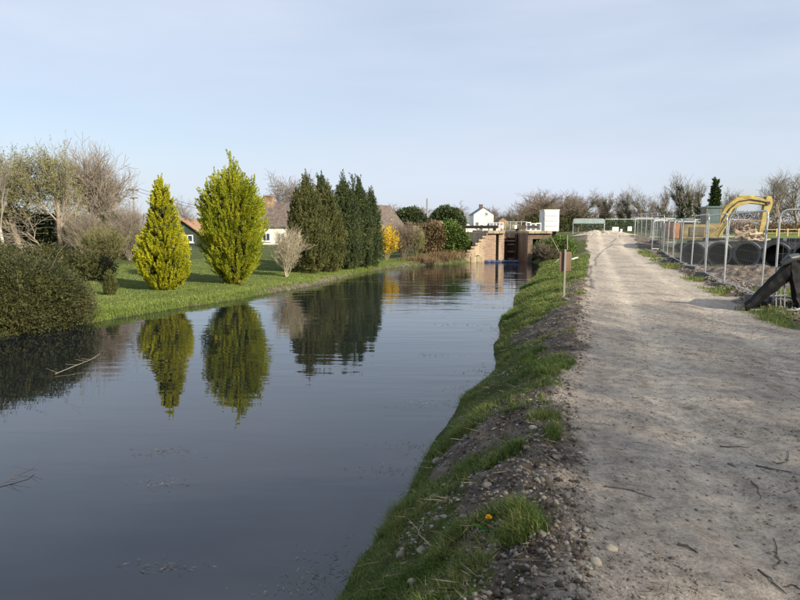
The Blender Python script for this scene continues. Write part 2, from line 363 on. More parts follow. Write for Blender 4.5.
def PL(y): return np.interp(y, PLT[:, 0], PLT[:, 1])
def PR(y): return PL(y) + 3.25 + .5 * sstep(14, 4, y) * 0.6
CHAN_END = 44.0
def terrain(x, y, detail=True):
    x = np.asarray(x, float); y = np.asarray(y, float)
    wob = (fbm(x * .9, y * .9, 5, 3) - .5) * .55 * sstep(60, 30, y)
    xr = XR(y) + wob * .5; xl = XL(y) + wob * .4; pl = PL(y); pr = PR(y)
    far = sstep(38, 170, y) * .95 + sstep(45, 300, np.abs(x)) * .5
    base = far * sstep(2, 25, x - pr) + .95 * sstep(60, 200, y) * sstep(25, 2, x - pr)
    ramp = .95 * sstep(35, 47, y) * (1 - sstep(58, 80, y) * .75)
    ramp = ramp * sstep(pr + 5, pr + .5, x)
    zp = ramp + base
    # right bank
    t = np.clip((x - xr) / np.maximum(pl - xr, .3), 0, 1.0)
    zb = WZ + (zp - WZ) * (1 - (1 - t) ** 1.75) 
    zr = np.where(x < pl, zb, zp)
    # left bank
    d = np.maximum(xl - x, 0)
    zl = WZ + .17 * sstep(0, .35, d) + .12 * sstep(.3, 2.2, d) + .30 * sstep(2, 22, d) + .35 * sstep(40, 160, d) + .35 * sstep(35, 39, y) * sstep(-3, 3, x) + .75 * sstep(41, 60, y) * sstep(-9, 2, x)
    # channel
    m = np.minimum(x - xl, xr - x)
    zc = WZ - 1.0 * sstep(0, 1.1, m) - .12 * sstep(0, .1, m)
    z = np.where(x >= xr, zr, np.where(x <= xl, zl, zc))
    mound = (y > CHAN_END) & (x > xl) & (x < xr)
    z = np.where(mound, .3, z)
    if detail:
        onp = sstep(pl - .15, pl + .2, x) * sstep(pr + .1, pr - .3, x)
        bank = (x > xr) * (1 - sstep(pl - .3, pl + .3, x))
        rgt = sstep(pr - .2, pr + .3, x)
        near = sstep(70, 20, np.hypot(x, y))
        z = z + near * (fbm(x * 1.6, y * 1.6, 21, 4) - .5) * (.025 * onp + .16 * bank * sstep(0, .4, x - xr) + .22 * rgt + .05 * (x < xl))
        z = z + near * (fbm(x * 9, y * 9, 31, 3, .6) - .5) * (.014 * onp + .085 * bank * sstep(-.05, .25, x - xr) + .05 * rgt)
        s_ = x - pl   # shallow wheel ruts along the path
        z = z - .034 * onp * np.exp(-((s_ - 1.0) / .22) ** 2) - .028 * onp * np.exp(-((s_ - 2.5) / .25) ** 2)
        lip = np.exp(-((x - pl + .25) / .28) ** 2) * near * (x > xr + .3)
        z = z + lip * .10 * fbm(x * 2.2, y * 2.2, 44, 3)
        z = z + (.10 * rgt * np.exp(-((x - pr - .3) / .35) ** 2)) * near * vnoise(x * 1.3, y * 1.3, 9)
        rough = (fbm(x * .05, y * .05, 77, 3) - .5) * 1.2 * sstep(80, 200, np.hypot(x, y)) * (x > xr)
        z = z + rough * sstep(0, 10, x - pr)
    return z
def tz(x, y): return float(terrain(np.array([x]), np.array([y]))[0])

def build_terrain():
    th = np.concatenate([np.radians(np.arange(-47, 47.01, .2)), np.radians(np.arange(51, 313, 4.0))])
    r = [.35]
    while r[-1] < 62: r.append(r[-1] * 1.0135 + .004)
    while r[-1] < 2600: r.append(r[-1] * 1.05)
    r = np.array(r); nr, nth = len(r), len(th)
    A, Rr = np.meshgrid(th, r)
    x = Rr * np.sin(A); y = Rr * np.cos(A)
    x = x.ravel(); y = y.ravel()
    x = np.append(x, 0.0); y = np.append(y, 0.0)
    z = terrain(x, y)
    xr = XR(y); xl = XL(y); pl = PL(y); pr = PR(y)
    dist = np.hypot(x, y)
    n1 = fbm(x * .55, y * .55, 3, 4); n2 = fbm(x * 2.5, y * 2.5, 8, 3)
    edge = (n2 - .5) * .7 + (n1 - .5) * .5
    wp = sstep(pl - .30 + edge * .8, pl + .12 + edge * .8, x) * sstep(pr + .25 + edge, pr - .25 + edge, x) * sstep(90, 70, y)
    t = np.clip((x - xr) / np.maximum(pl - xr, .3), 0, 1)
    inb = (x > xr - .3) & (x < pl + .5)
    soil = np.where(inb, sstep(.40, .62, t + (n1 - .5) * 1.5 + (n2 - .5) * .5 - .07 - .12 * sstep(9, 16, y) - .35 * sstep(14, 19, y)), 0)
    soil = np.where((x >= pl + .5) & (x < pr + 9) & (y < 60), np.maximum(soil, sstep(.42, .58, n1 + .25 * np.exp(-((x - pr - .7) / .7) ** 2) - .02)), soil)
    grass = np.where(inb, 1.0, 0.0)
    grass = np.where((x >= pl + .5) & (x < pr + 10), .85 * sstep(14, 6, x - pr) , grass)
    lawn = ((x < xl + .1)) * sstep(75, 55, y) * sstep(38.2, 36.2, y + (x + 2) * .4)
    grass = np.where((x < xl + .1) & (y < 90), 1.0, grass)
    soil = np.where((x < xl + .1) & (y > 34), np.maximum(soil, .8 * sstep(-8, -2, x) * sstep(34, 37, y)), soil)
    wet = (x > xl) * (x < xr) * (1.0) * sstep(WZ + .02, WZ - .05, z) * .8
    wet = np.maximum(wet, .6 * sstep(WZ + .07, WZ, z) * (x > xl - .4))
    soil = np.where((x < xl + .05), np.maximum(0, sstep(.75, .2, xl - x + (n2 - .5) * .9 + (n1 - .45) * 1.6)) * sstep(18, 22, y) * .7, soil)
    s_ = x - pl + (n1 - .5) * .5; trk = np.clip(np.exp(-((s_ - 1.0) / .34) ** 2) + np.exp(-((s_ - 2.5) / .36) ** 2), 0, 1) * (.55 + .45 * n2)
    AT = dict(w_track=trk, w_path=wp, w_soil=soil, w_grass=grass, w_lawn=lawn * 1.0, w_wet=wet)
    I = np.arange(nr * nth).reshape(nr, nth)
    a = I[:-1, :]; b_ = np.roll(a, -1, 1); c = I[1:, :]; d = np.roll(c, -1, 1)
    F = np.stack([a.ravel(), c.ravel(), d.ravel(), b_.ravel()], 1)[:, ::-1]
    cx = x[F].mean(1); cy = y[F].mean(1)
    zone = np.full(len(F), 4)
    zone[(cx < XL(cy))] = 3
    zone[(cx >= XL(cy)) & (cx <= XR(cy)) & (cy < CHAN_END)] = 2
    zone[(cx > XR(cy)) & (cx < PL(cy)) & (cy < 62)] = 1
    zone[(cx >= PL(cy)) & (cx <= PR(cy)) & (cy < 80)] = 0
    zone[np.hypot(cx, cy) > 120] = 4
    # vertex normals of the whole sheet, so the pieces meet without a visible seam
    V = np.stack([x, y, z], 1)
    fn = np.cross(V[F[:, 2]] - V[F[:, 0]], V[F[:, 3]] - V[F[:, 1]])
    vn_ = np.zeros_like(V)
    for k in range(4): np.add.at(vn_, F[:, k], fn)
    vn_ /= np.maximum(np.linalg.norm(vn_, axis=1, keepdims=True), 1e-9)
    if vn_[:, 2].mean() < 0: F = F[:, ::-1]; vn_ = -vn_
    for zi, nm in enumerate(['path', 'canal_bank', 'canal_bed', 'lawn', 'ground']):
        f = F[zone == zi]
        tri = []
        if zi == 4: pass
        u, inv = np.unique(f, return_inverse=True)
        me = mesh_np(nm, V[u], [inv.reshape(f.shape)])
        for k_, v_ in AT.items():
            at = me.attributes.new(k_, 'FLOAT', 'POINT'); at.data.foreach_set('value', v_[u].astype(np.float32))
        o = link(nm, me, M['ground'], smooth=True)
        me.normals_split_custom_set_from_vertices(vn_[u].tolist())
        tag(o, kind='structure')
build_terrain()

def water():
    ys = np.concatenate([np.arange(-60, 44.01, 1.0)]); vs = []; 
    for y in ys: vs.append((float(XL(y)) - .7 * (y < 38.5), y, WZ)); vs.append((float(XR(y)) + .7 * (y < 38.5), y, WZ))
    f = np.array([(2 * i, 2 * i + 1, 2 * i + 3, 2 * i + 2) for i in range(len(ys) - 1)])
    o = link('water', mesh_np('water', np.array(vs), [f]), M['water']); tag(o, kind='structure')
water()

# ------------------------------------------------------------------ vegetation builders
def rnd_unit(g, n):
    v = g.normal(size=(n, 3)); return v / np.linalg.norm(v, axis=1, keepdims=True)
def norm(v): return v / np.maximum(np.linalg.norm(v, axis=-1, keepdims=True), 1e-9)
def leaf_mesh(name, P, D, L, Wd, g, bend=0.0):
    """one pointed quad leaf per row of P, along D"""
    n = len(P); D = norm(D); s = norm(np.cross(D, rnd_unit(g, n)))
    L = np.broadcast_to(np.asarray(L, float), (n,))[:, None]; Wd = np.broadcast_to(np.asarray(Wd, float), (n,))[:, None]
    up = np.cross(s, D)
    mid = P + D * L * .45 + up * L * bend
    V = np.stack([P, mid + s * Wd, P + D * L, mid - s * Wd], 1).reshape(-1, 3)
    return mesh_np(name, V, [np.arange(n * 4).reshape(n, 4)])
def seg_mesh(name, segs, k=4):
    A = np.array([s[0] for s in segs], float); B = np.array([s[1] for s in segs], float)
    ra = np.array([s[2] for s in segs])[:, None]; rb = np.array([s[3] for s in segs])[:, None]
    d = norm(B - A); ref = np.where(np.abs(d[:, 2:3]) > .9, np.array([[1., 0, 0]]), np.array([[0, 0, 1.]]))
    u = norm(np.cross(d, ref)); w = np.cross(d, u)
    V = []
    for i in range(k):
        q = 2 * math.pi * i / k; o = u * math.cos(q) + w * math.sin(q)
        V.append(A + o * ra); V.append(B + o * rb)
    V = np.stack(V, 1).reshape(-1, 3); n = len(segs); base = np.arange(n)[:, None] * 2 * k
    F = [base + np.array([[2 * i, 2 * ((i + 1) % k), 2 * ((i + 1) % k) + 1, 2 * i + 1]]) for i in range(k)]
    return mesh_np(name, V, [np.concatenate(F)])

def grow(R, p, d, L, r, lev, maxlev, out, P):
    n = 4 if lev < 2 else 3
    q = p; dd = d.copy()
    pts = [(p, r)]
    for i in range(n):
        dd = (dd + Vector((R.gauss(0, 1), R.gauss(0, 1), R.gauss(0, 1))) * P['wob'] + Vector((0, 0, P['up']))).normalized()
        q2 = q + dd * L / n; r2 = r * (1 - (i + 1) / n * (1 - P['taper']))
        out[lev].append((q, q2, pts[-1][1], max(r2, P['rmin']))); pts.append((q2, max(r2, P['rmin']))); q = q2
    if lev >= maxlev: return
    nc = P['kids'][lev]
    for k in range(nc):
        t = P['start'][min(lev, 2)] + (1 - P['start'][min(lev, 2)]) * (k + R.random() * .8) / nc
        t = min(t, .999); f = t * n; i = int(f); a, ra = pts[i]; b, rb = pts[i + 1]
        pos = a.lerp(b, f - i)
        axis = (b - a).normalized(); ang = math.radians(R.uniform(*P['ang']))
        pr = axis.orthogonal().normalized(); pr.rotate(Matrix.Rotation(R.uniform(0, 6.283), 3, axis))
        nd = (axis * math.cos(ang) + pr * math.sin(ang)).normalized()
        ll = L * R.uniform(*P['len']) * (1 - .35 * t if lev == 0 else 1)
        grow(R, pos, nd, ll, min(ra, rb) * P['rk'], lev + 1, maxlev, out, P)
BP = dict(wob=.10, up=.03, taper=.55, rmin=.006, kids=[7, 6, 5, 5, 4], start=[.35, .25, .15], ang=(25, 55), len=(.55, .8), rk=.6)
def skeleton(seed, H, r, maxlev=4, **kw):
    P = dict(BP); P.update(kw); R = random.Random(seed); out = [[] for _ in range(maxlev + 1)]
    trunks = P.get('trunks', 1)
    for i in range(trunks):
        d = Vector((R.gauss(0, P.get('lean', .05)), R.gauss(0, P.get('lean', .05)), 1)).normalized()
        grow(R, Vector((R.gauss(0, .12), R.gauss(0, .12), -.15)) if trunks > 1 else Vector((0, 0, -.2)), d, H * P.get('frac', .55), r, 0, maxlev, out, P)
    zmax = max(s[1].z for l in out for s in l); k = H / zmax
    return [[(a * k, b * k, ra, rb) for a, b, ra, rb in l] for l in out]
def bare_tree(name, label, seed, loc, H, r, mt='twig', mb='bark', maxlev=4, group=None, wide=1.0, leaves=0, leafm='budleaf', leafsz=.05, ivy=0, cat='tree', rz=0.0, **kw):
    sk = skeleton(seed, H, r, maxlev, **kw)
    if wide != 1: sk = [[(Vector((a.x * wide, a.y * wide, a.z)), Vector((b.x * wide, b.y * wide, b.z)), x, y) for a, b, x, y in l] for l in sk]
    t = thing(name, label, cat, loc, rz, group)
    link('trunk', seg_mesh('trunk', sk[0], 8), M[mb], t, True)
    mid = [s for l in sk[1:3] for s in l]; fine = [s for l in sk[3:] for s in l]
    link('branches', seg_mesh('branches', mid, 5), M[mt], t, True)
    if fine: link('crown', seg_mesh('crown', fine, 3), M[mt], t)
    g = np.random.default_rng(seed)
    if leaves:
        src = fine or mid
        E = np.array([s[1] for s in src]); Dv = np.array([s[1] - s[0] for s in src]); i = g.integers(0, len(E), leaves)
        P_ = E[i] - Dv[i] * g.random((leaves, 1)) + g.normal(size=(leaves, 3)) * leafsz * .8
        link('leaves', leaf_mesh('leaves', P_, norm(Dv[i]) + rnd_unit(g, leaves) * .8, leafsz * g.uniform(.6, 1.4, leaves), leafsz * .3, g), M[leafm], t)
    if ivy:
        ss = sk[0] + sk[1]; A = np.array([s[0] for s in ss]); B = np.array([s[1] for s in ss]); 
        hh = A[:, 2] / H; ok = np.where((hh < .82) & ((np.arange(len(ss)) < len(sk[0])) | (g.random(len(ss)) < .5)))[0]
        i = ok[g.integers(0, len(ok), ivy)]; P_ = A[i] + (B[i] - A[i]) * g.random((ivy, 1)); ra = H * .05
        o = rnd_unit(g, ivy); P_ = P_ + o * (g.random((ivy, 1)) ** .6) * ra * (1.15 - .6 * P_[:, 2:3] / H)
        link('ivy', leaf_mesh('ivy', P_, o + np.array([[0, 0, -.3]]), .22 * g.uniform(.6, 1.3, ivy) * H / 10, .09 * H / 10, g), M['ivy'], t)
    return t

def plume_tree(name, label, cat, loc, seed, prof, nplume, mat, plen=.4, nleaf=34, llen=.07, lw=.012, tilt=60, peaks=(), lump=.10, squash=1.0, group=None, inner=2500, trunk_r=.08, wisp=.35, off=(0, 0), inmat='inner'):
    """conifer crown: upright plumes of small sprays over a profile [(height, radius)]"""
    g = np.random.default_rng(seed)
    hs = np.array([p[0] for p in prof]); rs = np.array([p[1] for p in prof]); H = hs[-1]
    hh = np.linspace(hs[0], H, 200); w = np.interp(hh, hs, rs) + .04; w /= w.sum()
    h = g.choice(hh, nplume, p=w) + g.normal(size=nplume) * .02 * H; h = np.clip(h, hs[0], H * .99); ph = g.random(nplume) * 2 * math.pi
    lum = (vnoise(np.cos(ph) * 2.2 + 5 + h * .3, np.sin(ph) * 2.2 + h * 2.0 + 9, seed) - .5) * 2 * lump + (vnoise(np.cos(ph) * 6 + 5, np.sin(ph) * 6 + h * 6 / 1.5, seed + 3) - .5) * lump
    rad = np.interp(h, hs, rs) * (1 + lum) * (1 - .38 * g.random(nplume) ** 2.2)
    o = np.stack([np.cos(ph), np.sin(ph) * squash, np.zeros(nplume)], 1)
    top = sstep(.75, 1, h / H)
    dr = np.gradient(rs, hs); tl = np.radians(tilt + g.normal(size=nplume) * 10) 
    tl = np.clip(tl + top * .35, .2, 1.5)
    Dp = o * np.cos(tl)[:, None] + np.array([[0, 0, 1.]]) * np.sin(tl)[:, None] + g.normal(size=(nplume, 3)) * .12
    Dp = norm(Dp); pl_ = plen * g.uniform(.6, 1.25, nplume)
    B = o * np.maximum(rad - pl_ * np.cos(tl) * .75, 0)[:, None] + np.stack([np.zeros(nplume), np.zeros(nplume), h - pl_ * .45], 1)
    for (ox, oy, hz, wd_, n_) in peaks:   # extra leading shoots
        pb = np.stack([ox + g.normal(size=n_) * wd_, oy + g.normal(size=n_) * wd_, hz - g.random(n_) * plen * 2.6], 1)
        frac = (hz - pb[:, 2]) / (plen * 2.6); pb[:, 0] = ox + (pb[:, 0] - ox) * frac; pb[:, 1] = oy + (pb[:, 1] - oy) * frac
        B = np.concatenate([B, pb]); Dp = np.concatenate([Dp, norm(np.stack([g.normal(size=n_) * .2, g.normal(size=n_) * .2, np.ones(n_)], 1))]); pl_ = np.concatenate([pl_, np.full(n_, plen * .8)])
    n = len(B)
    t = g.random((n, nleaf)) ** .8
    side = rnd_unit(g, n * nleaf).reshape(n, nleaf, 3)
    P_ = B[:, None, :] + Dp[:, None, :] * (t * pl_[:, None])[..., None] + side * ((1 - t) * .8 + .15)[..., None] * (pl_[:, None, None] * wisp * .5)
    D = Dp[:, None, :] + side * .55
    P_ = P_.reshape(-1, 3); D = D.reshape(-1, 3); m = len(P_)
    P_[:, 2] = np.maximum(P_[:, 2], .02)
    T = thing(name, label, cat, loc, 0, group)
    link('crown', leaf_mesh('crown', P_, D, llen * g.uniform(.6, 1.4, m), lw * g.uniform(.7, 1.4, m), g), mat, T)
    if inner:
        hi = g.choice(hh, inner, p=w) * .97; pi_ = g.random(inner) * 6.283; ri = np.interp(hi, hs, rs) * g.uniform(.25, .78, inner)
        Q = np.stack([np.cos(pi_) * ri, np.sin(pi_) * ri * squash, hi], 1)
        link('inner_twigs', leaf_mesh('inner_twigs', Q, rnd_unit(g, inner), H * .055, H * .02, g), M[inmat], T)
    MB().tube([(0, 0, -.15), (0, 0, H * .5), (0, 0, H * .9)], [trunk_r, trunk_r * .7, .01], 8).build('trunk', M['bark'], T, smooth=True)
    return T

def leafy_bush(name, label, cat, loc, seed, lobes, n, mat, llen=.06, lw=.018, stems=10, group=None, twigm='twig', upw=.35, inner=1500, shell=.35, fuzz=.06, inmat='inner'):
    """lobes: (x,y,z,rx,ry,rz)"""
    g = np.random.default_rng(seed); T = thing(name, label, cat, loc, 0, group)
    vol = np.array([l[3] * l[4] + l[4] * l[5] + l[3] * l[5] for l in lobes]); vol /= vol.sum()
    def pts(n, lo, hi):
        k = g.choice(len(lobes), n, p=vol); Lb = np.array(lobes)[k]; u = rnd_unit(g, n)
        rr = lo + (hi - lo) * g.random((n, 1)) ** .5
        lumps = 1 + .22 * (vnoise(u[:, 0] * 3 + k * 7.1, u[:, 2] * 3 + u[:, 1] * 3, seed) - .5) + .2 * (vnoise(u[:, 0] * 8 + k * 3.3, u[:, 2] * 8 + u[:, 1] * 6, seed + 5) - .5)
        P_ = Lb[:, :3] + u * rr * Lb[:, 3:] * lumps[:, None]
        return P_, u, k
    P_, u, k = pts(n, 1 - shell, 1.0); P_ = P_ + g.normal(size=P_.shape) * fuzz
    keep = P_[:, 2] > .01
    P_, u = P_[keep], u[keep]; m = len(P_)
    link('foliage', leaf_mesh('foliage', P_, u + rnd_unit(g, m) * .9 + np.array([[0, 0, upw]]), llen * g.uniform(.6, 1.4, m), lw * g.uniform(.7, 1.3, m), g), mat, T)
    if inner:
        P_, u, k = pts(inner, .3, .75); keep = P_[:, 2] > .01; P_ = P_[keep]
        link('inner_leaves', leaf_mesh('inner_leaves', P_, rnd_unit(g, len(P_)), llen * 2.6, llen * 1.0, g), M[inmat], T)
    if stems:
        segs = []
        for i in range(stems):
            l = lobes[g.integers(len(lobes))]; a = Vector((l[0] * .5 + g.normal() * .12, l[1] * .5 + g.normal() * .12, -.1)); u_ = rnd_unit(g, 1)[0]; u_[2] = abs(u_[2])
            b = Vector((l[0] + u_[0] * l[3] * .85, l[1] + u_[1] * l[4] * .85, l[2] + u_[2] * l[5] * .85)); c_ = a.lerp(b, .5) + Vector((g.normal() * .1, g.normal() * .1, .1))
            segs += [(a, c_, .025, .015), (c_, b, .015, .006)]
        link('stems', seg_mesh('stems', segs, 5), M[twigm], T)
    return T

def twiggy_shrub(name, label, loc, seed, H, spread, nst, mt, buds=0, budm='budleaf', bsz=.03, cat='shrub', group=None, maxlev=3, rr=.012):
    R = random.Random(seed); out = [[] for _ in range(maxlev + 1)]
    P = dict(BP); P.update(wob=.10, up=.07, kids=[7, 5, 4, 3], start=[.2, .2, .15], ang=(15, 40), len=(.45, .7), rmin=.0035, rk=.6)
    for i in range(nst):
        a = R.uniform(0, 6.283); s_ = spread * math.sqrt(R.random())
        d = Vector((math.cos(a) * s_, math.sin(a) * s_, 1)).normalized()
        grow(R, Vector((math.cos(a) * s_ * .2, math.sin(a) * s_ * .2, -.05)), d, H * R.uniform(.55, .85), rr * R.uniform(.7, 1.2), 0, maxlev, out, P)
    T = thing(name, label, cat, loc, 0, group)
    link('stems', seg_mesh('stems', out[0], 5), M[mt], T, True)
    fine = [s for l in out[1:] for s in l]
    link('twigs', seg_mesh('twigs', fine, 3), M[mt], T)
    if buds:
        g = np.random.default_rng(seed); E = np.array([s[1] for s in fine]); A = np.array([s[0] for s in fine]); i = g.integers(0, len(E), buds)
        P_ = A[i] + (E[i] - A[i]) * g.random((buds, 1)) + g.normal(size=(buds, 3)) * bsz * .6
        link('buds', leaf_mesh('buds', P_, rnd_unit(g, buds) + np.array([[0, 0, .5]]), bsz * g.uniform(.6, 1.4, buds), bsz * .38, g), M[budm], T)
    return T

def at(px, Y, z=None):
    x = X(px, Y); return (x, Y, tz(x, Y) if z is None else z)

# ---- left garden, near
x, y, z = -7.62, 19.4, 0
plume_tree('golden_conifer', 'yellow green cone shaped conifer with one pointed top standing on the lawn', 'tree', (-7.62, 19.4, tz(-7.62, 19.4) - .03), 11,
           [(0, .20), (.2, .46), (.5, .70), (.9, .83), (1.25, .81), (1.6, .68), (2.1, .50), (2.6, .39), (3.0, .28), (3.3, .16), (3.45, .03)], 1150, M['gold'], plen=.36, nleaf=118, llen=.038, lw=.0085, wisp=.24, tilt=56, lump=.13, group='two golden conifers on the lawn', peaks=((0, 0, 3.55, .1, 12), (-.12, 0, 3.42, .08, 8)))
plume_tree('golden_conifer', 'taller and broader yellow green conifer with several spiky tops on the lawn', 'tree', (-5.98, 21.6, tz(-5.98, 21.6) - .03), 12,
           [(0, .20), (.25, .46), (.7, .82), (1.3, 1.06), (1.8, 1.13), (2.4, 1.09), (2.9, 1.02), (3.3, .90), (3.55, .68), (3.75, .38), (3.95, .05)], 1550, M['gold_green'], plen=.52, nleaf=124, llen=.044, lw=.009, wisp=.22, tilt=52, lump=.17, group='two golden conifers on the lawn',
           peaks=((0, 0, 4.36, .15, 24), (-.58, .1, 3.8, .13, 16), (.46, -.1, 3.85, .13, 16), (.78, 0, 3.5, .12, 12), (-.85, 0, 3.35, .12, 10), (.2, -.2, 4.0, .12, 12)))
plume_tree('dwarf_conifer', 'small dark green dwarf conifer at the water end of the lawn', 'shrub', (-8.62, 17.75, tz(-8.62, 17.75) - .02), 13,
           [(0, .13), (.2, .19), (.45, .17), (.62, .1), (.72, .02)], 260, M['olive'], plen=.14, nleaf=26, llen=.03, lw=.007, tilt=66, lump=.06, inner=500, trunk_r=.02)
# big dark bush overhanging the water
leafy_bush('waterside_bush', 'large dark green rounded bush overhanging the water', 'bush', (-9.42, 13.7, WZ - .05), 14,
           [(.9, -.1, .75, 1.25, 1.2, .98), (-.2, .1, .88, 1.4, 1.4, 1.02), (-1.6, .3, .85, 1.6, 1.5, 1.0), (.3, -.75, .5, 1.3, .9, .75), (1.45, .3, .5, .75, .8, .68), (-1.2, -.7, .5, 1.3, .9, .75), (-3.2, .4, .8, 1.5, 1.4, 1.1)], 190000, M['bushdark'], llen=.05, lw=.0115, stems=26, inner=12000, shell=.38, fuzz=.06, upw=.15)
R = random.Random(77); segs = []
for k in range(46):
    a = R.uniform(-2.6, .5); c_ = Vector((-.6 + 2.2 * math.cos(a) * R.random() ** .5, -.3 + 1.1 * math.sin(a), R.uniform(.3, 1.7))); d = Vector((math.cos(a) * .6, math.sin(a) * .7, R.uniform(.2, 1.2))).normalized()
    e = c_ + d * R.uniform(.3, .6); f_ = e + (d + Vector((R.gauss(0, .3), R.gauss(0, .3), -.1))).normalized() * R.uniform(.2, .45); segs += [(c_, e, .005, .004), (e, f_, .004, .002)]
BUSH = [o for o in bpy.data.objects if o.name == 'waterside_bush'][0]
o = link('stray_shoots', seg_mesh('stray_shoots', segs, 4), M['twig'], BUSH)
# thin bare shrub beside the taller conifer
twiggy_shrub('bare_shrub', 'pale bare many stemmed shrub between the golden and dark conifers', at(285, 24.6), 15, 1.8, .34, 15, 'twig_pale', buds=900, bsz=.035)
# dark conifer row
grp = 'row of dark conifers along the far lawn'
DC = [('bronze olive conifer at the front of the row with a pointed top', 307, 27.2, 4.45, .98, 'olive', 21, 182, [(-.55, .1, 3.3)]),
      ('dark olive conifer with rounded shoulders just behind the bronze one', 327, 28.3, 4.15, .80, 'olive', 22, 189, []),
      ('slim dark green conifer rising between two broader ones', 322, 30.6, 4.6, .7, 'dkgreen', 23, 180, []),
      ('tall dark blue green conifer in the middle of the row', 344, 30.2, 4.75, .82, 'dkgreen', 24, 181, [(.5, 0, 4.4)]),
      ('dark green conifer with a flat broken top beside the tallest', 359, 31.4, 4.7, .70, 'dkgreen', 25, 184, [(-.35, 0, 4.6)]),
      ('last dark conifer of the row next to the yellow blossom', 371, 32.6, 4.4, .58, 'dkgreen', 26, 196, [])]
for lab, px, Y, H, r, mt, sd, top, pk in DC:
    xx, yy, zz = at(px, Y); H = Z(top, Y) - zz
    k = H / 4.4
    plume_tree('dark_conifer', lab, 'tree', (xx, yy, zz - .03), sd, [(0, r * .5), (.35 * k, r * .86), (1.0 * k, r), (1.9 * k, r * .97), (2.7 * k, r * .82), (3.4 * k, r * .60), (3.95 * k, r * .34), (H, .05)], 950, M[mt], plen=.62, nleaf=46, llen=.075, lw=.015, wisp=.25, tilt=74, lump=.2, group=grp, inner=2200,
               peaks=((0, 0, H + .1, .14, 20),) + tuple((a, b, min(c_, H), .14, 16) for a, b, c_ in pk))
# forsythia and hazel
twiggy_shrub('yellow_forsythia', 'bright yellow flowering shrub beside the dark conifers', at(386, 36.2), 31, 1.95, .42, 18, 'twig_olive', buds=8000, budm='yellow', bsz=.065)
twiggy_shrub('hazel_bush', 'bare grey brown twiggy bush at the end of the lawn', at(404, 37.6), 32, 1.95, .62, 36, 'twig', buds=1800, budm='twig_olive', bsz=.05)
twiggy_shrub('waterside_willow', 'low olive green twiggy bush at the water edge under the hazel', at(416, 38.0), 33, 1.6, .5, 26, 'twig_olive', buds=2600, budm='budleaf', bsz=.05)
# hedges by the lock
leafy_bush('brown_hedge', 'rounded copper brown hedge bush near the lock', 'bush', at(432, 40), 34, [(0, 0, 1.0, .95, .8, 1.05), (-.4, 0, .7, .7, .8, .8)], 9000, M['brownleaf'], llen=.11, lw=.035, stems=8, inner=900)
leafy_bush('ivy_hedge', 'dark green ivy covered hedge between the brown hedge and the lock wall', 'bush', at(450, 40.5), 35, [(0, 0, 1.05, .85, .8, 1.0), (.6, .1, .7, .75, .8, .8), (-.4, 0, .7, .6, .7, .8)], 11000, M['hedge'], llen=.13, lw=.045, stems=8, inner=1200)
leafy_bush('low_green_shrub', 'low bright green shrub against the lock wing wall', 'bush', at(461, 40.6), 36, [(0, 0, .5, .65, .6, .6)], 3500, M['hedge'], llen=.1, lw=.035, stems=4, inner=400)
for px, Y, lab, n, sd in ((424, 36.6, 'clump of dead brown reeds below the brown hedge', 900, 41), (440, 37.9, 'wider clump of dead reeds below the ivy hedge', 1100, 42), (452, 38.9, 'short clump of dead reeds beside the lock wing wall', 700, 43)):
    g = np.random.default_rng(sd); T = thing('reed_clump', lab, 'reeds', at(px, Y), 0, 'dead reeds at the far water edge')
    P_ = np.stack([g.normal(size=n) * .55, g.normal(size=n) * .3, np.zeros(n) - .15], 1)
    link('stalks', leaf_mesh('stalks', P_, np.stack([g.normal(size=n) * .35, g.normal(size=n) * .35, np.ones(n)], 1), g.uniform(.2, .6, n), .012, g), M['brownleaf'], T)

# ---- left garden, trees behind
bare_tree('pollarded_tree', 'large bare brown tree with a thick pollarded trunk behind the lawn', 51, at(87, 36), Z(134, 36) - tz(X(97, 36), 36), .26, 'twig_tan', maxlev=4, wide=.80, lean=.01, kids=[10, 8, 7, 6, 4], frac=.50, start=[.42, .2, .1], wob=.08, up=.06, len=(.6, .84), ang=(22, 62), rmin=.008)
bare_tree('budding_tree', 'tall slender tree with fresh pale green buds left of the pollarded tree', 52, at(60, 33.5), Z(131, 33.5) - tz(X(60, 33.5), 33.5), .14, 'twig_tan', 'bark', maxlev=4, wide=.55, leaves=7000, leafsz=.075, kids=[9, 7, 6, 4, 4], lean=.01, frac=.62, start=[.35, .2, .1], up=.08)
bare_tree('willow_tree', 'olive green budding willow at the edge of the garden', 53, at(20, 34), Z(140, 34) - tz(X(20, 34), 34), .2, 'twig_olive', maxlev=4, wide=1.15, leaves=13000, leafm='willowbud', leafsz=.085, lean=.01, kids=[10, 8, 7, 5, 4], frac=.5, up=.05)
bare_tree('birch_tree', 'white barked birch with drooping bare twigs behind the dark bush', 54, at(3, 28), Z(126, 28) - tz(X(3, 28), 28), .085, 'twig_grey', 'birch', maxlev=4, wide=.5, kids=[9, 6, 5, 4, 3], frac=.8, up=.01)
bare_tree('thorn_tree', 'small crooked tree with pale sunlit limbs beside the yellow fence boards', 55, at(34, 26.5), 2.9, .05, 'twig_tan', 'bark', maxlev=3, wide=1.5, kids=[7, 6, 5, 4], frac=.5, up=-.01, wob=.2)
bare_tree('bare_garden_tree', 'bare tree showing behind the gap between the two golden conifers', 56, at(192, 52), Z(192, 52) - tz(X(192, 52), 52), .12, 'twig_grey', maxlev=4, wide=.9, kids=[7, 6, 5, 4, 4], frac=.45, up=.04)
bare_tree('bare_garden_tree', 'bare round headed tree rising behind the chimney house', 57, at(286, 66), Z(167, 66) - tz(X(286, 66), 66), .2, 'twig_grey', maxlev=4, wide=1.0, kids=[8, 7, 6, 5, 4], frac=.5, up=.0, wob=.16, rmin=.014)
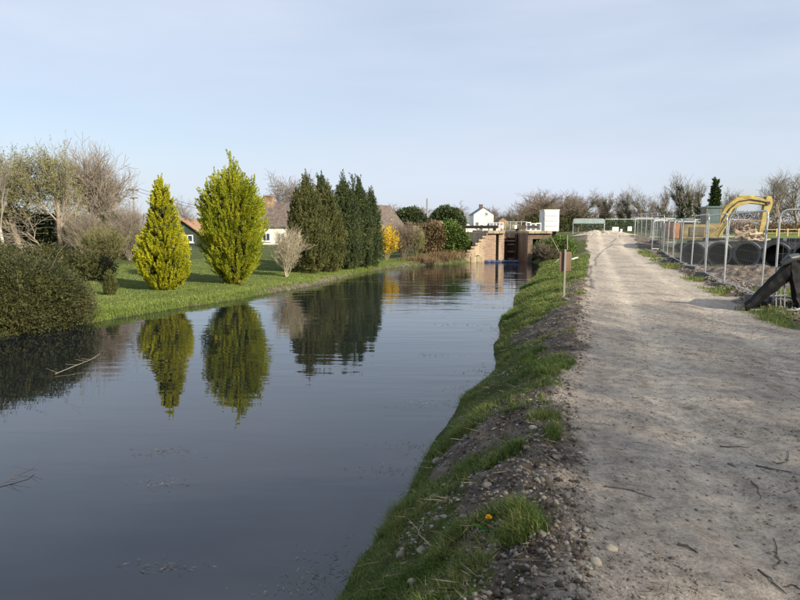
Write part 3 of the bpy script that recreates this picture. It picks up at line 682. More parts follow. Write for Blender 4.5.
leafy_bush('laurel_thicket', 'dark evergreen thicket in shade under the garden trees', 'bush', at(34, 36), 58, [(-1.2, 0, 1.3, 1.4, .9, 1.5), (.6, 0, 1.2, 1.4, .9, 1.35), (2.1, .3, 1.1, 1.2, .9, 1.3), (-3, .2, 1.4, 1.4, .9, 1.6)], 20000, M['dkgreen'], llen=.13, lw=.045, stems=6, inner=1500)
leafy_bush('brown_shrub', 'low reddish brown shrub above the waterside bush', 'bush', at(22, 22), 59, [(-.9, 0, .55, 1.3, .8, .8), (.9, 0, .5, 1.2, .8, .75), (2.3, .2, .42, .9, .7, .55)], 16000, M['bushdark'], llen=.07, lw=.02, stems=10, inner=1200)
twiggy_shrub('olive_garden_hedge', 'rounded olive brown twiggy hedge at the back of the lawn', at(103, 29), 60, 1.75, .75, 60, 'twig_olive', buds=9000, budm='olive', bsz=.06)
twiggy_shrub('bare_brown_shrub', 'taller bare brown shrub between the olive hedge and the golden conifer', at(128, 33), 61, 2.8, .4, 34, 'twig_tan', maxlev=3)
twiggy_shrub('bare_brown_shrub', 'bare brown bramble tangle behind the olive hedge', at(84, 33), 62, 2.4, .6, 36, 'twig_tan', maxlev=3)
leafy_bush('privet_bush', 'dark green bush showing through the twigs beside the pollarded trunk', 'bush', at(115, 35), 63, [(0, 0, 1.2, 1.0, .8, 1.3)], 6000, M['ivy'], llen=.13, lw=.045, stems=4, inner=700)

# ---- middle distance evergreens
leafy_bush('round_yew', 'dark rounded evergreen behind the brown roofed barn', 'tree', at(409, 66), 64, [(0, 0, 1.6, 1.9, 1.6, 1.4), (.9, 0, 1.2, 1.4, 1.2, 1.1)], 9000, M['dkgreen'], llen=.22, lw=.08, stems=4, inner=1200)
leafy_bush('evergreen_oak', 'dark broad evergreen tree behind the ivy hedge', 'tree', at(447, 72), 65, [(0, 0, 1.9, 1.9, 1.6, 1.4), (-.9, 0, 1.5, 1.2, 1.2, 1.1), (1.1, .2, 1.5, 1.1, 1.0, 1.2)], 10000, M['dkgreen'], llen=.24, lw=.085, stems=4, inner=1200)
# right bank shrubs near the lock
leafy_bush('bank_shrub', 'green evergreen shrub covering the top of the bank beside the lock', 'bush', at(560, 37), 66, [(0, 0, .55, .85, .9, .7), (-.7, .6, .4, .7, .7, .6), (.5, .9, .5, .7, .7, .6)], 9000, M['hedge'], llen=.1, lw=.035, stems=8, inner=900)
twiggy_shrub('bank_bramble', 'dark tangled bramble hanging to the water on the bank under the lock', at(546, 36.4, -.55), 67, 1.15, .8, 40, 'twig', buds=1500, budm='ivy', bsz=.07)

twiggy_shrub('pale_scrub', 'pale straw coloured scrub above the lock gates', (X(512, 53), 53, .3), 68, 1.55, .7, 40, 'twig_pale', buds=2200, budm='budleaf', bsz=.06)
twiggy_shrub('pale_scrub', 'olive scrub beside the handrail above the lock gates', (X(521, 52), 52, .3), 69, 1.2, .7, 30, 'twig_olive', buds=1500, budm='budleaf', bsz=.06)
# ---- far trees
FT = [  # px, Y, top px, seed, group label, wide, ivy, mat
    (392, 150, 205, 'distant bare tree rising over the barn roof', .9, 0, 'twig'), (374, 170, 202, 'distant pale bare tree half hidden by the dark conifers', 1.0, 0, 'twig_grey'),
    (420, 160, 206, 'distant bare tree behind the tall pole', .9, 0, 'twig'), (462, 150, 203, 'distant brown tree behind the slate roof', 1.0, 0, 'twig'),
    (505, 150, 206, 'distant bare tree to the right of the white cottage', 1.1, 0, 'twig'), (514, 100, 211, 'round reddish bare tree beside the small gabled house', .8, 0, 'twig'),
    (528, 135, 193, 'bare brown tree at the start of the wood behind the lock', .9, 1200, 'twig'), (543, 140, 190, 'broad bare tree of the wood above the white cabin', 1.0, 1500, 'twig'),
    (557, 138, 191, 'bare tree of the wood just right of the white cabin', 1.0, 1500, 'twig'), (572, 145, 194, 'darker ivy grown tree of the wood', .8, 2600, 'twig'),
    (584, 140, 189, 'tall bare tree above the head of the path', .9, 1300, 'twig'), (598, 150, 196, 'bare tree with an ivy trunk beyond the path', .9, 1500, 'twig_grey'),
    (609, 150, 199, 'shorter bare tree with dark ivy beyond the path', .8, 2200, 'twig_grey'), (620, 160, 200, 'small ivy tree between two bare ones beyond the far fence', .7, 2400, 'twig_grey'),
    (641, 150, 192, 'open crowned bare tree beyond the white notices', 1.0, 500, 'twig_grey'), (628, 145, 199, 'slim ivy clad tree beyond the white notices', .5, 1800, 'twig_grey'),
    (663, 140, 194, 'slim bare tree left of the ivy clad pair', .7, 700, 'twig_grey'), (680, 120, 184, 'dark ivy clad tree with a bare spreading top', .8, 2600, 'twig_grey'),
    (689, 118, 192, 'shorter ivy column beside the spreading ivy tree', .35, 2400, 'twig_grey'), (699, 125, 189, 'bare tree with ivy up its trunk behind the cab', .6, 1400, 'twig_grey'),
    (727, 130, 196, 'small bare tree behind the digger boom', .8, 600, 'twig_grey'),
    (784, 112, 180, 'large bare round crowned tree right of the digger', 1.05, 0, 'twig_grey'), (800, 118, 179, 'large bare tree at the far right behind the pipes', 1.0, 0, 'twig_grey'),
    (768, 125, 198, 'smaller reddish bare tree in front of the large round crown', .9, 0, 'twig'), (521, 142, 197, 'bare tree at the left shoulder of the wood behind the lock', .9, 1200, 'twig'), (535, 128, 196, 'lower brown tree in front of the wood', 1.0, 900, 'twig'),
    (550, 126, 197, 'low spreading tree of the wood behind the white cabin', 1.1, 1000, 'twig'), (565, 131, 197, 'brown ivy flecked tree of the wood above the teal netting', 1.0, 1500, 'twig'), (578, 129, 198, 'low tree at the field end of the wood', 1.0, 1400, 'twig'),
    (497, 140, 207, 'slender distant tree just behind the cottage', .9, 0, 'twig'), (776, 120, 186, 'twiggy bare tree between the two large crowns', 1.0, 0, 'twig_grey'),
    (648, 190, 205, 'tiny distant bare tree far beyond the fence', 1.0, 0, 'twig_grey')]
for i, (px, Y, top, lab, wide, ivy, mt) in enumerate(FT):
    l = at(px, Y); H = (Z(top, Y) - l[2]) * (1.28 if px > 590 else 1.1)
    bare_tree('bare_tree', lab, 100 + i, l, H, .022 * H + .02, mt, maxlev=4, wide=wide * (1.15 if px > 590 else 1.6), ivy=ivy, group='bare trees on the skyline', kids=[8, 6, 5, 3, 2], frac=.56, up=.09, rmin=.017, len=(.5, .75), ang=(20, 48), start=[.25, .2, .1])
l = at(713, 112); H = Z(180, 112) - l[2]
plume_tree('ivy_clad_tree', 'tall narrow tree smothered in dark ivy behind the digger', 'tree', l, 130, [(0, .3), (.15 * H, .45), (.22 * H, 1.0), (.3 * H, 1.15), (.36 * H, .7), (.55 * H, .75), (.8 * H, .6), (H, .12)], 420, M['ivy'], plen=1.1, nleaf=24, llen=.26, lw=.09, tilt=40, lump=.35, inner=500, trunk_r=.2)
# scrub line of the far hedges: reads as one mass
def far_hedge(name, pts, h, n, mat, seed, ls=.35):
    g = np.random.default_rng(seed); pts = np.array(pts, float); k = g.random(n) * (len(pts) - 1); i = k.astype(int); f = (k - i)[:, None]
    P_ = pts[i] * (1 - f) + pts[i + 1] * f; hh = h * (.55 + .7 * fbm(P_[:, 0] * .14, P_[:, 1] * .14, seed, 3))
    P_ = np.stack([P_[:, 0] + g.normal(size=n) * 1.2, P_[:, 1] + g.normal(size=n) * 1.2, np.zeros(n)], 1)
    P_[:, 2] = terrain(P_[:, 0], P_[:, 1], False) + hh * g.random(n) ** .7
    o = link(name, leaf_mesh(name, P_, rnd_unit(g, n) + np.array([[0, 0, .8]]), ls * g.uniform(.5, 1.5, n), ls * .2, g), M[mat]); tag(o, kind='stuff'); return o
far_hedge('far_scrub', [(X(500, 132), 132), (X(560, 130), 130), (X(640, 140), 140), (X(700, 135), 135)], 3.0, 16000, 'ivy', 201, .45)
far_hedge('far_wood_undergrowth', [(X(498, 128), 128), (X(530, 126), 126), (X(575, 130), 130)], 3.6, 11000, 'olive', 206, .3)
far_hedge('far_hedgerow', [(X(690, 105), 105), (X(760, 100), 100), (X(830, 98), 98), (X(900, 96), 96)], 1.5, 12000, 'brownleaf', 202, .4)
far_hedge('distant_hedgerow', [(X(-60, 160), 160), (X(150, 170), 170), (X(300, 180), 180), (X(400, 175), 175), (X(500, 170), 170)], 5.0, 20000, 'brownleaf', 203, .5)
far_hedge('distant_trees', [(X(560, 320), 320), (X(660, 320), 320), (X(760, 300), 300), (X(900, 280), 280)], 9.0, 14000, 'brownleaf', 204, .9)
#far_hedge('weeds_beyond_fence', [(15.5, 36), (18, 44), (24, 52), (30, 60), (36, 58)], .9, 5000, 'straw', 205, .25)

# ---- bare trees behind the viewer on the sunny side: their thin shade lies over the near path and bank
g = np.random.default_rng(5); shade = []
for i in range(9):
    xx = -8.0 + i * 5.8 + g.normal() * .9; yy = -9.5 + g.normal() * 1.2
    if i < 4:
        t = bare_tree('bare_wood_tree', 'bare wood tree in the belt at the sunny side of the path', 600 + i, (xx, yy, tz(xx, yy) - .1), 15.2 + i * .6, .24, 'twig', maxlev=4, wide=1.35, leaves=500, leafm='brownleaf', leafsz=.12, group='belt of bare trees', kids=[10, 7, 5, 3], frac=.55, start=[.16, .2, .1], rmin=.012, up=.05)
        shade.append(t)
    else:
        t = copy_tree(shade[i % 4]); t.location = (xx, yy, tz(xx, yy) - .1); t.rotation_euler.z = g.random() * 6.28; k = g.uniform(.92, 1.1); t.scale = (k, k, k)

# ------------------------------------------------------------------ buildings
def house(name, label, loc, rz, w, d, eave, ridge, wm, rm, wins=(), chim=None, axis='y', over=.2, cat='house', door=None, verge=None):
    """gable house; ridge along local y, gables at -y (front) and +y. axis 'x' turns it so the long roof slope faces the viewer"""
    T = thing(name, label, cat, loc, rz)
    Rm = math.pi / 2 if axis == 'x' else 0
    W_, D_ = (d, w) if axis == 'x' else (w, d)
    mb = MB(); mb.prism([(-W_ / 2, -.8), (W_ / 2, -.8), (W_ / 2, eave), (0, ridge - .03), (-W_ / 2, eave)], -D_ / 2, D_ / 2)
    o = mb.build('wall', wm, T); o.rotation_euler.z = Rm
    rf = MB(); sl = (ridge - eave) / (W_ / 2)
    for s in (-1, 1):
        e = W_ / 2 + over
        rf.prism([(0, ridge + .02), (s * e, ridge + .02 - sl * e), (s * e, ridge + .12 - sl * e), (0, ridge + .14)], -D_ / 2 - over, D_ / 2 + over)
    r = rf.build('roof', rm, T); r.rotation_euler.z = Rm
    if verge is not None:
        vb = MB()
        for s in (-1, 1):
            e = W_ / 2 + over
            vb.prism([(0, ridge - .14), (s * e, ridge - .14 - sl * e), (s * e, ridge + .10 - sl * e), (0, ridge + .12)], -D_ / 2 - over - .05, -D_ / 2 - over - .004)
        v_ = vb.build('bargeboard', verge, T); v_.rotation_euler.z = Rm
    if chim:
        cx, cy, cw, ch, cm = chim
        MB().box((cx, cy, ridge + ch / 2 - .35), (cw, cw * .8, ch + .7)).box((cx, cy, ridge + ch - .02), (cw * 1.15, cw * .95, .12)).build('chimney', cm, T)
        for k in (): MB().tube([(cx + k * cw * .2, cy, ridge + ch), (cx + k * cw * .2, cy, ridge + ch + .28)], [.1, .085], 8).build('chimney_pot', M['tileorange'], T)
    yf = -(d if axis == 'y' else d) / 2
    for (wx, wz, ww, wh) in wins:
        t_ = .07
        f = MB()
        for s in (-1, 1): f.box((wx + s * (ww / 2 - t_ / 2), yf - .02, wz), (t_, .06, wh)); f.box((wx, yf - .023, wz + s * (wh / 2 - t_ / 2)), (ww - 2 * t_ + .002, .05, t_))
        f.box((wx, yf - .022, wz), (.05, .05, wh - 2 * t_))
        fo = f.build('window', M['white'], T)
        MB().box((wx, yf - .006, wz), (ww - .02, .02, wh - .02)).build('pane', M['glass'], fo)
        MB().box((wx, yf - .05, wz - wh / 2 - .05), (ww + .16, .13, .07)).build('sill', M['white'], fo)
    if door:
        wx, ww, wh, z0, dm = door
        do = MB().box((wx, yf - .015, z0 + wh / 2), (ww, .05, wh), 0).build('door', dm, T, bevel=.01)
        MB().box((wx + ww * .38, yf - .06, z0 + wh / 2), (.05, .05, .14)).build('handle', M['galv'], do)
    return T
def base(px, Y): return X(px, Y), Y, tz(X(px, Y), Y)

def place_house(px, Y, name, label, rz, w, d, eave_py, ridge_py, *a, **k):
    l = base(px, Y); return house(name, label, l, rz, w, d, Z(eave_py, Y) - l[2], Z(ridge_py, Y) - l[2], *a, **k)
place_house(187, 52, 'summerhouse', 'dark green summerhouse with an orange tiled roof between the golden conifers', 0, 3.3, 3.0, 233.5, 219.5, M['dkpaint'], M['tileorange'], wins=((.55, .75, .9, .6), (-.6, .75, .9, .6)), cat='summerhouse', over=.22)
place_house(283, 62, 'chimney_house', 'white walled bungalow with a brown tiled roof and brick chimney', 0, 6.6, 5.4, 226, 203.5, M['render'], M['tile'], wins=((-1.15, .75, .8, .8), (.3, .75, .8, .8)), chim=(-1.25, -.3, .95, .75, M['logs']), axis='x')
place_house(379, 53, 'brown_barn', 'low building with a steep brown tiled roof and pale bargeboard', math.radians(-30), 3.7, 3.2, 230.5, 206.5, M['bluepaint'], M['tile'], verge=M['white'], cat='barn', over=.25)
place_house(481, 130, 'white_cottage', 'white gabled cottage with a red brick chimney above the lock', 0, 4.1, 8, 214.8, 208.2, M['render'], M['slate'], wins=((.55, 4.4, .55, .7), (-1.35, 2.4, .7, .8), (-.35, 1.9, .6, .7)), chim=(-.1, 0, .75, .75, M['tile']), over=.12)
place_house(466, 127, 'cottage_lean_to', 'low white lean-to against the side of the white cottage', 0, 4.6, 4.0, 230, 222.5, M['render'], M['slate'], cat='outbuilding', over=.1)
place_house(465, 145, 'slate_house', 'house with a blue grey slate roof half hidden by the white cottage', 0, 5.2, 6, 222.5, 215, M['white'], M['slate'], wins=((-1.2, 1.0, .9, .9), (1.2, 1.0, .9, .9)), axis='x')
place_house(501, 120, 'small_gabled_house', 'small brown gabled house to the right of the white cottage', 0, 1.9, 6, 221.5, 217.5, M['tileorange'], M['tile'], over=.14, wins=((0, 1.2, .6, .7),))
place_house(494, 118, 'low_white_building', 'low white building joined between the cottage and small gabled house', 0, 1.9, 3, 226, 223, M['render'], M['slate'], cat='outbuilding', axis='x')
place_house(437, 62, 'cream_shed', 'cream gabled shed behind the copper hedge', math.radians(12), 1.6, 2.2, 227.0, 222.2, M['render'], M['coping'], cat='shed', over=.15)
l = base(416, 47)
T = thing('garden_pier', 'pale square masonry pier at the end of the barn garden', 'pier', l)
h_ = Z(227, 47) - l[2]; MB().box((0, 0, h_ / 2 - .2), (.5, .5, h_ + .4)).build('shaft', M['coping'], T, .01); MB().box((0, 0, h_ + .04), (.6, .6, .09)).build('cap', M['coping'], T, .015)

# yellow boarded fence at the frame edge
l = base(-4, 25.0); T = thing('board_fence', 'short yellow boarded fence behind the birch', 'fence', l)
for k in range(9): MB().box((-.75 + k * .135, 0, .55 - .01 * (k % 2)), (.12, .025, 1.2)).build('board', M['fenceboard'], T, .004)
for zz in (.25, .9): MB().box((-.2, .04, zz), (1.3, .045, .08)).build('rail', M['fenceboard'], T)
# poles
def pole(label, px, Y, top, bar, wires=None):
    l = base(px, Y); H = Z(top, Y) - l[2]; T = thing('utility_pole', label, 'pole', l)
    MB().tube([(0, 0, -.3), (0, 0, H)], [.13, .08], 10).build('post', M['greywood'], T, smooth=True)
    if bar:
        for k, zz in enumerate((H - .35, H - 1.15)[:bar]):
            b_ = MB().box((.1 * k - .0, -.13, zz), (1.25 - .45 * k, .1, .13)).build('crossarm', M['wood'], T)
            for s in (-.5, 0.05, .5): MB().tube([(s * (1 - .36 * k), -.13, zz + .06), (s * (1 - .36 * k), -.13, zz + .24)], [.05, .035], 8).build('insulator', M['greypanel'], b_)
    if wires:
        for s in (-.5, .5):
            p = [(s + wires[0] * t, wires[1] * t, H - .15 - 3.4 * t - wires[2] * 4 * t * (1 - t)) for t in np.linspace(0, 1, 14)]
            MB().tube(p, .018, 4).build('wire', M['steel'], T)
pole('wooden utility pole with two crossarms behind the left garden', 135, 62, 186.5, 2, (15.2, -.5, .5))
pole('tall plain pole rising behind the copper hedge', 427, 66, 198.5, 0)

# ------------------------------------------------------------------ the lock
LX0, LX1 = 6.85, 8.40; CZ = 1.22
T = thing('lock_wing_wall', 'pale stone wing wall climbing in steps from the water to the lock', 'wall', (0, 0, 0))
stp = [(458, 255.5), (463, 253.5), (467, 250), (471, 246.5), (475, 243), (478.5, 239.5), (482, 236), (486, 233)]
poly = [(X(458, 39.6), -1.9)]; stones = []
for i, (a, b) in enumerate(stp):
    xa = X(a, 39.6); xb = X(stp[i + 1][0], 39.6) if i + 1 < len(stp) else X(487.5, 39.6)
    poly += [(xa, Z(b, 39.6) - .14), (xb - .002, Z(b, 39.6) - .14)]; stones.append((xa, xb, Z(b, 39.6)))
poly.append((poly[-1][0], -1.9))
MB().prism(poly, 39.55, 40.2).build('masonry', M['brick'], T)
for xa, xb, zz in stones: MB().box(((xa + xb) / 2, 39.86, zz - .065), (xb - xa - .015, .80, .14)).build('coping_stone', M['coping'], T, .02)
for k in range(4):
    a = X(458, 39.5) + k * .42; MB().box((a + .2, 39.47, -.56 + .02 * (k % 2)), (.40, .14, .46)).build('footing_stone', M['coping'], T, .025)
T = thing('lock_wall', 'striped brick lock wall with a pale stone top at the left of the gates', 'wall', (0, 0, 0))
xw = X(487.5, 39.6) + .004
mb = MB(); mb.box(((xw + 6.3) / 2, 40.2, (CZ - 2) / 2), (6.3 - xw, 1.2, CZ + 1.9)); mb.box(((6.50 + LX0) / 2, 40.2, (CZ - 2) / 2), (LX0 - 6.50, 1.2, CZ + 1.9)); mb.box((6.4, 40.5, (CZ - 2) / 2), (.2, .6, CZ + 1.9)); mb.box(((5.9 + LX0) / 2, 46.9, (CZ - 2) / 2), (LX0 - 5.9, 12.2, CZ + 1.9))
mb.build('brickwork', M['brick'], T)
for k in range(3): MB().box((xw + .19 + k * .375, 40.15, CZ + .03), (.365, 1.4, .17)).build('coping_stone', M['coping'], T, .02)
for k in range(10): MB().box((LX0 - .3, 41.45 + k * 1.1, CZ + .03), (.66, 1.08, .17)).build('coping_stone', M['coping'], T, .02)
ld = MB()
for s in (6.33, 6.47): ld.box((s, 39.9, .1), (.03, .05, 2.0))
for k in range(8): ld.box((6.4, 39.9, -.7 + k * .25), (.11, .03, .03))
ld.build('ladder', M['dkpaint'], T)
T = thing('lock_wall', 'brick lock wall with a dark recess at the right of the gates', 'wall', (0, 0, 0))
xr_ = X(533, 39.6); xs_ = X(540.5, 39.6); xe = X(552, 39.6)
mb = MB(); mb.box(((LX1 + xr_) / 2, 40.2, (CZ - 2) / 2), (xr_ - LX1, 1.2, CZ + 1.9)); mb.box(((xs_ + xe) / 2, 40.2, (CZ - 2) / 2), (xe - xs_, 1.2, CZ + 1.9)); mb.box(((xr_ + xs_) / 2, 40.2, CZ - .22), (xs_ - xr_, 1.2, .36)); mb.box(((LX1 + 9.6) / 2, 46.9, (CZ - 2) / 2), (9.6 - LX1, 12.2, CZ + 1.9))
mb.build('brickwork', M['brickdark'], T)
MB().box(((xr_ + xs_) / 2, 40.76, -.35), (xs_ - xr_ + .02, .06, 2.6)).build('recess_back', M['wood'], T)
for k in range(4): w_ = (xe - LX1) / 4; MB().box((LX1 + w_ * (k + .5), 40.15, CZ + .03), (w_ - .012, 1.4, .17)).build('coping_stone', M['coping'], T, .02)
for k in range(10): MB().box((LX1 + .32, 41.45 + k * 1.1, CZ + .03), (.66, 1.08, .17)).build('coping_stone', M['coping'], T, .02)
def gate(label, x0, y0, x1, y1):
    a = Vector((x0, y0, 0)); b = Vector((x1, y1, 0)); L = (b - a).length; rz = math.atan2(b.y - a.y, b.x - a.x)
    T = thing('lock_gate', label, 'lock gate', (x0, y0, 0), rz, 'pair of lock gates')
    for s in (.07, L - .07): MB().box((s, 0, -.25), (.16, .24, 2.7)).build('post', M['darkgate'], T, .01)
    for k in range(5): MB().box((L / 2, -.04, -1.2 + k * .52), (L - .3, .17, .13)).build('rail', M['wood'], T, .01)
    n = 5
    for k in range(n): MB().box((.16 + (L - .32) * (k + .5) / n, .09, -.3), ((L - .34) / n, .06, 2.3)).build('plank', M['darkgate'], T)
    MB().box((L / 2, -.22, .62), (L - .1, .3, .05)).build('walkway', M['greywood'], T)
    return T
gate('left leaf of the dark timber lock gates', LX0 + .02, 43.0, 7.6, 43.45)
gate('right leaf of the dark timber lock gates', 7.66, 43.45, LX1 - .02, 43.0).rotation_euler.z = math.atan2(-.45, LX1 - .02 - 7.66)
for lab, x0, y0, x1, y1, nm in (('white tipped timber balance beam on the lock wall beside the cottage', 7.0, 43.2, 4.3, 44.4, 'left'), ('dark balance beam resting over the right lock wall', 8.3, 43.2, 10.4, 45.6, 'r')):
    T = thing('balance_beam', lab, 'beam', (x0, y0, CZ + .38), math.atan2(y1 - y0, x1 - x0), 'lock balance beams')
    L = math.hypot(x1 - x0, y1 - y0); MB().box((L / 2, 0, 0), (L, .22, .22)).build('timber', M['darkgate'], T, .015); MB().box((-.22, 0, 0), (.30, .23, .23)).build('white_end', M['white'], T, .015)
    MB().box((.25, 0, -.22), (.18, .2, .3)).build('heel_post', M['darkgate'], T)
def railing(label, x0, x1, y, h, n, m, z, grp=None, bars=2):
    T = thing('railing', label, 'railing', ((x0 + x1) / 2, y, z), 0, grp); w = x1 - x0
    for k in range(n): MB().tube([(-w / 2 + w * k / (n - 1), 0, -.05), (-w / 2 + w * k / (n - 1), 0, h)], .028, 6).build('post', m, T)
    for k in range(bars): MB().tube([(-w / 2, -.03, h - .03 - k * h * .45), (w / 2, -.03, h - .03 - k * h * .45)], .024, 6).build('rail', m, T)
railing('white painted railing on the lock side in front of the cottage', X(483, 45), X(503, 45), 45.0, .62, 7, M['white'], CZ + .1)
railing('thin grey handrail crossing above the lock gates', X(505, 43.8), X(527, 43.8), 43.9, 1.5, 5, M['galv'], .5)
T = thing('blue_boom', 'blue plastic floating boom across the foot of the lock', 'boom', (X(502, 39.3), 39.2, WZ + .05))
w = X(521, 39.3) - X(486, 39.3)
for k in range(6): MB().tube([(-w / 2 + w * (k + .06) / 6, 0, 0), (-w / 2 + w * (k + .5) / 6, -.02, .01), (-w / 2 + w * (k + .94) / 6, 0, 0)], [.085, .11, .085], 8).build('float', M['blue'], T, smooth=True)
MB().box((0, 0, 0), (w, .03, .05)).build('strap', M['bluepaint'], T)
# site panels and cabin beside the lock
def site_panel(label, px0, px1, Y, y0, y1, mt):
    x0, x1 = X(px0, Y), X(px1, Y); z0, z1 = Z(y1, Y), Z(y0, Y); T = thing('site_barrier', label, 'barrier', ((x0 + x1) / 2, Y, z0), 0, 'white and blue site barriers beside the lock'); w = x1 - x0; h = z1 - z0
    MB().box((0, 0, h * .5), (w * .94, .03, h * .5)).build('board', mt, T)
    for s in (-1, 1): MB().box((s * w * .47, 0, h / 2 - .06), (.06, .06, h + .12)).build('post', M['white'], T)
    for zz in (h * .1, h * .94): MB().box((0, -.02, zz), (w * .9, .05, .08)).build('rail', M['white'], T)
site_panel('white framed site barrier nearest the lock gates', 526, 530.5, 50, 222, 231.5, M['bluepaint'])
site_panel('blue boarded site barrier in the middle beside the lock', 531, 535.5, 50, 223.3, 231.5, M['teal'])
site_panel('white framed blue barrier next to the white cabin', 536, 541, 50, 222.8, 231.5, M['bluepaint'])
Y = 58; x0, x1 = X(543.5, Y), X(559, Y); z0, z1 = Z(231.5, Y), Z(210.5, Y); w = x1 - x0; h = z1 - z0
T = thing('site_cabin', 'tall white site cabin with grey horizontal bands beside the lock', 'cabin', (x0 + w / 2, Y, z0), math.radians(6))
MB().box((0, .65, h / 2), (w, 1.4, h)).build('body', M['white'], T, .03)
for k in range(4):
    MB().box((-.06, -.06, h * (.12 + k * .245)), (w * .86, .07, h * .19)).build('front_panel', M['white'], T, .02)
for k in range(3): MB().box((-.06, -.062, h * (.245 + k * .245)), (w * .9, .05, .045)).build('band', M['greypanel'], T)
MB().box((0, .65, h + .04), (w * 1.05, 1.5, .09)).build('roof', M['white'], T, .02)
for s in (-1, 1): MB().box((s * w * .4, .6, -.25), (.15, 1.2, .5)).build('skid', M['steel'], T)

def stake(label, a, b, r, mt):
    T = MB().tube([Vector(a) - Vector(a), Vector(b) - Vector(a)], r, 8).build('stake', M[mt], None, smooth=True); T.location = a; tag(T, label, 'stake')
stake('pale pole leaning over the bank shrub', (X(560.5, 33), 33, Z(253, 33)), (X(552, 34.5), 34.5, Z(238, 34.5)), .022, 'coping')
stake('pale plank lying down the bank below the leaning pole', (X(552, 33.2), 33.2, Z(266, 33.2)), (X(562, 33.5), 33.5, Z(257.5, 33.5)), .03, 'greywood')
stake('short grey fence post standing beside the bank shrub', (X(568, 31), 31, Z(250, 31)), (X(567.5, 31), 31, Z(235, 31)), .03, 'greywood')
p = (X(575.5, 28), 28, tz(X(575.5, 28), 28) + .05); o = MB().box((0, 0, 0), (.36, .14, .04)).build('white_offcut', M['white'], None, .01); o.location = (p[0], p[1], p[2] + .16); o.rotation_euler = (0, -.25, .3); tag(o, 'white board offcut lying on the bank edge behind the sign', 'board')

# ------------------------------------------------------------------ sign post
px_, Y = 566, 13.9
l = (X(px_, Y), Y, tz(X(px_, Y), Y)); H = Z(249.5, Y) - l[2]
T = thing('sign_post', 'brown wooden sign seen from behind on a thin grey post on the bank', 'sign', l)
MB().box((0, 0, H / 2 - .15), (.048, .045, H + .3)).build('post', M['greywood'], T, .006)
ph = Z(252, Y) - Z(271.5, Y); pz = Z(261.7, Y) - l[2]
for k, (xo, ww) in enumerate(((-.053, .135), (.087, .135))): MB().box((xo + .004, .040, pz + .004 * k), (ww, .022, ph)).build('board', M['wood'], T, .003)
for s in (-1, 1): MB().box((.02, .026, pz + s * ph * .34), (.22, .006, .03)).build('batten', M['wood'], T)

# ------------------------------------------------------------------ mesh fence panels
PWID, PHT = 3.42, 2.0
def make_panel():
    T = thing('mesh_fence', 'x', 'fence', (0, 0, 0)); W2 = PWID / 2; rc = .16
    for s in (-1, 1): MB().tube([(s * W2, 0, .02), (s * W2, 0, PHT - rc)], .021, 8).build('post', M['galv'], T, smooth=True)
    arc = lambda s: [(s * (W2 - rc + rc * math.cos(q)), 0, PHT - rc + rc * math.sin(q)) for q in np.linspace(0, math.pi / 2, 6)]
    MB().tube(arc(-1) + arc(1)[::-1], .021, 8).build('top_rail', M['galv'], T, smooth=True)
    MB().tube([(-W2 + .022, 0, .20), (W2 - .022, 0, .20)], .019, 8).build('bottom_rail', M['galv'], T, smooth=True)
    segs = []
    for k in range(1, 34):
        x_ = -W2 + PWID * k / 34; segs.append((Vector((x_, 0, .2)), Vector((x_, 0, PHT - .01)), .0016, .0016))
    for k in range(1, 8): segs.append((Vector((-W2 + .02, .003, .2 + k * .225)), Vector((W2 - .02, .003, .2 + k * .225)), .0019, .0019))
    o = link('wire_mesh', seg_mesh('wire_mesh', segs, 3), M['wire'], T); o['kind'] = 'stuff'
    MB().box((W2 + .03, 0, 1.45), (.10, .07, .05)).build('clamp', M['galv'], T)
    return T
def make_foot():
    return MB().box((0, 0, .065), (.22, .62, .13)).build('fence_block', M['concrete'], None, .02)
proto = make_panel(); foot0 = make_foot(); used = [False, False]
def put_panel(a, b, label, grp, lean=0.0, za=None):
    o = proto if not used[0] else copy_tree(proto); used[0] = True
    a = Vector(a); b = Vector(b); z_ = min(tz(a.x, a.y), tz(b.x, b.y)) if za is None else za
    m = (a + b) / 2; o.location = (m.x, m.y, z_ - .03); o.rotation_euler = (lean, 0, math.atan2(b.y - a.y, b.x - a.x)); tag(o, label, 'fence', grp)
    return o
def put_foot(p, label, grp):
    o = foot0 if not used[1] else foot0.copy()
    if used[1]: COL.objects.link(o)
    used[1] = True
    o.location = (p[0], p[1], tz(p[0], p[1]) - .01); o.rotation_euler.z = .3; tag(o, label, 'fence block', grp)
FL = [(7.76, 12.85), (8.72, 16.1), (9.78, 19.2), (10.9, 22.45), (12.0, 25.7), (13.15, 28.95), (14.3, 32.2), (15.5, 35.45), (16.7, 38.7), (17.7, 42.0)]
names = ['mesh fence panel beside the black sheet, nearest along the path', 'mesh fence panel in front of the two open black pipes', 'mesh fence panel in front of the grey pipe', 'mesh fence panel just beyond the grey pipe', 'mesh fence panel in line with the digger body',
         'sixth mesh panel along the path, past the digger', 'seventh mesh panel along the path', 'eighth mesh panel along the path', 'farthest mesh panel at the bend of the path']
for i in range(9):
    a, b = Vector((*FL[i], 0)), Vector((*FL[i + 1], 0)); d = (b - a).normalized(); m = (a + b) / 2
    put_panel(m - d * PWID / 2, m + d * PWID / 2, names[i], 'mesh fence panels along the path', lean=(.02, -.015, .01)[i % 3])
for i, p in enumerate(FL): put_foot(p, ['grey block foot under the fence post by the black sheet', 'grey block foot at the fence joint facing the soil mound', 'grey block foot at the fence joint facing the middle black pipe', 'grey block foot at the fence joint facing the grey pipe', 'grey block foot at the fence joint just past the grey pipe', 'grey block foot at the fence joint in line with the digger tracks', 'grey block foot at the fence joint past the digger', 'third grey block foot from the path bend', 'second grey block foot from the path bend', 'grey block foot at the bend of the path'][i], 'fence feet along the path')
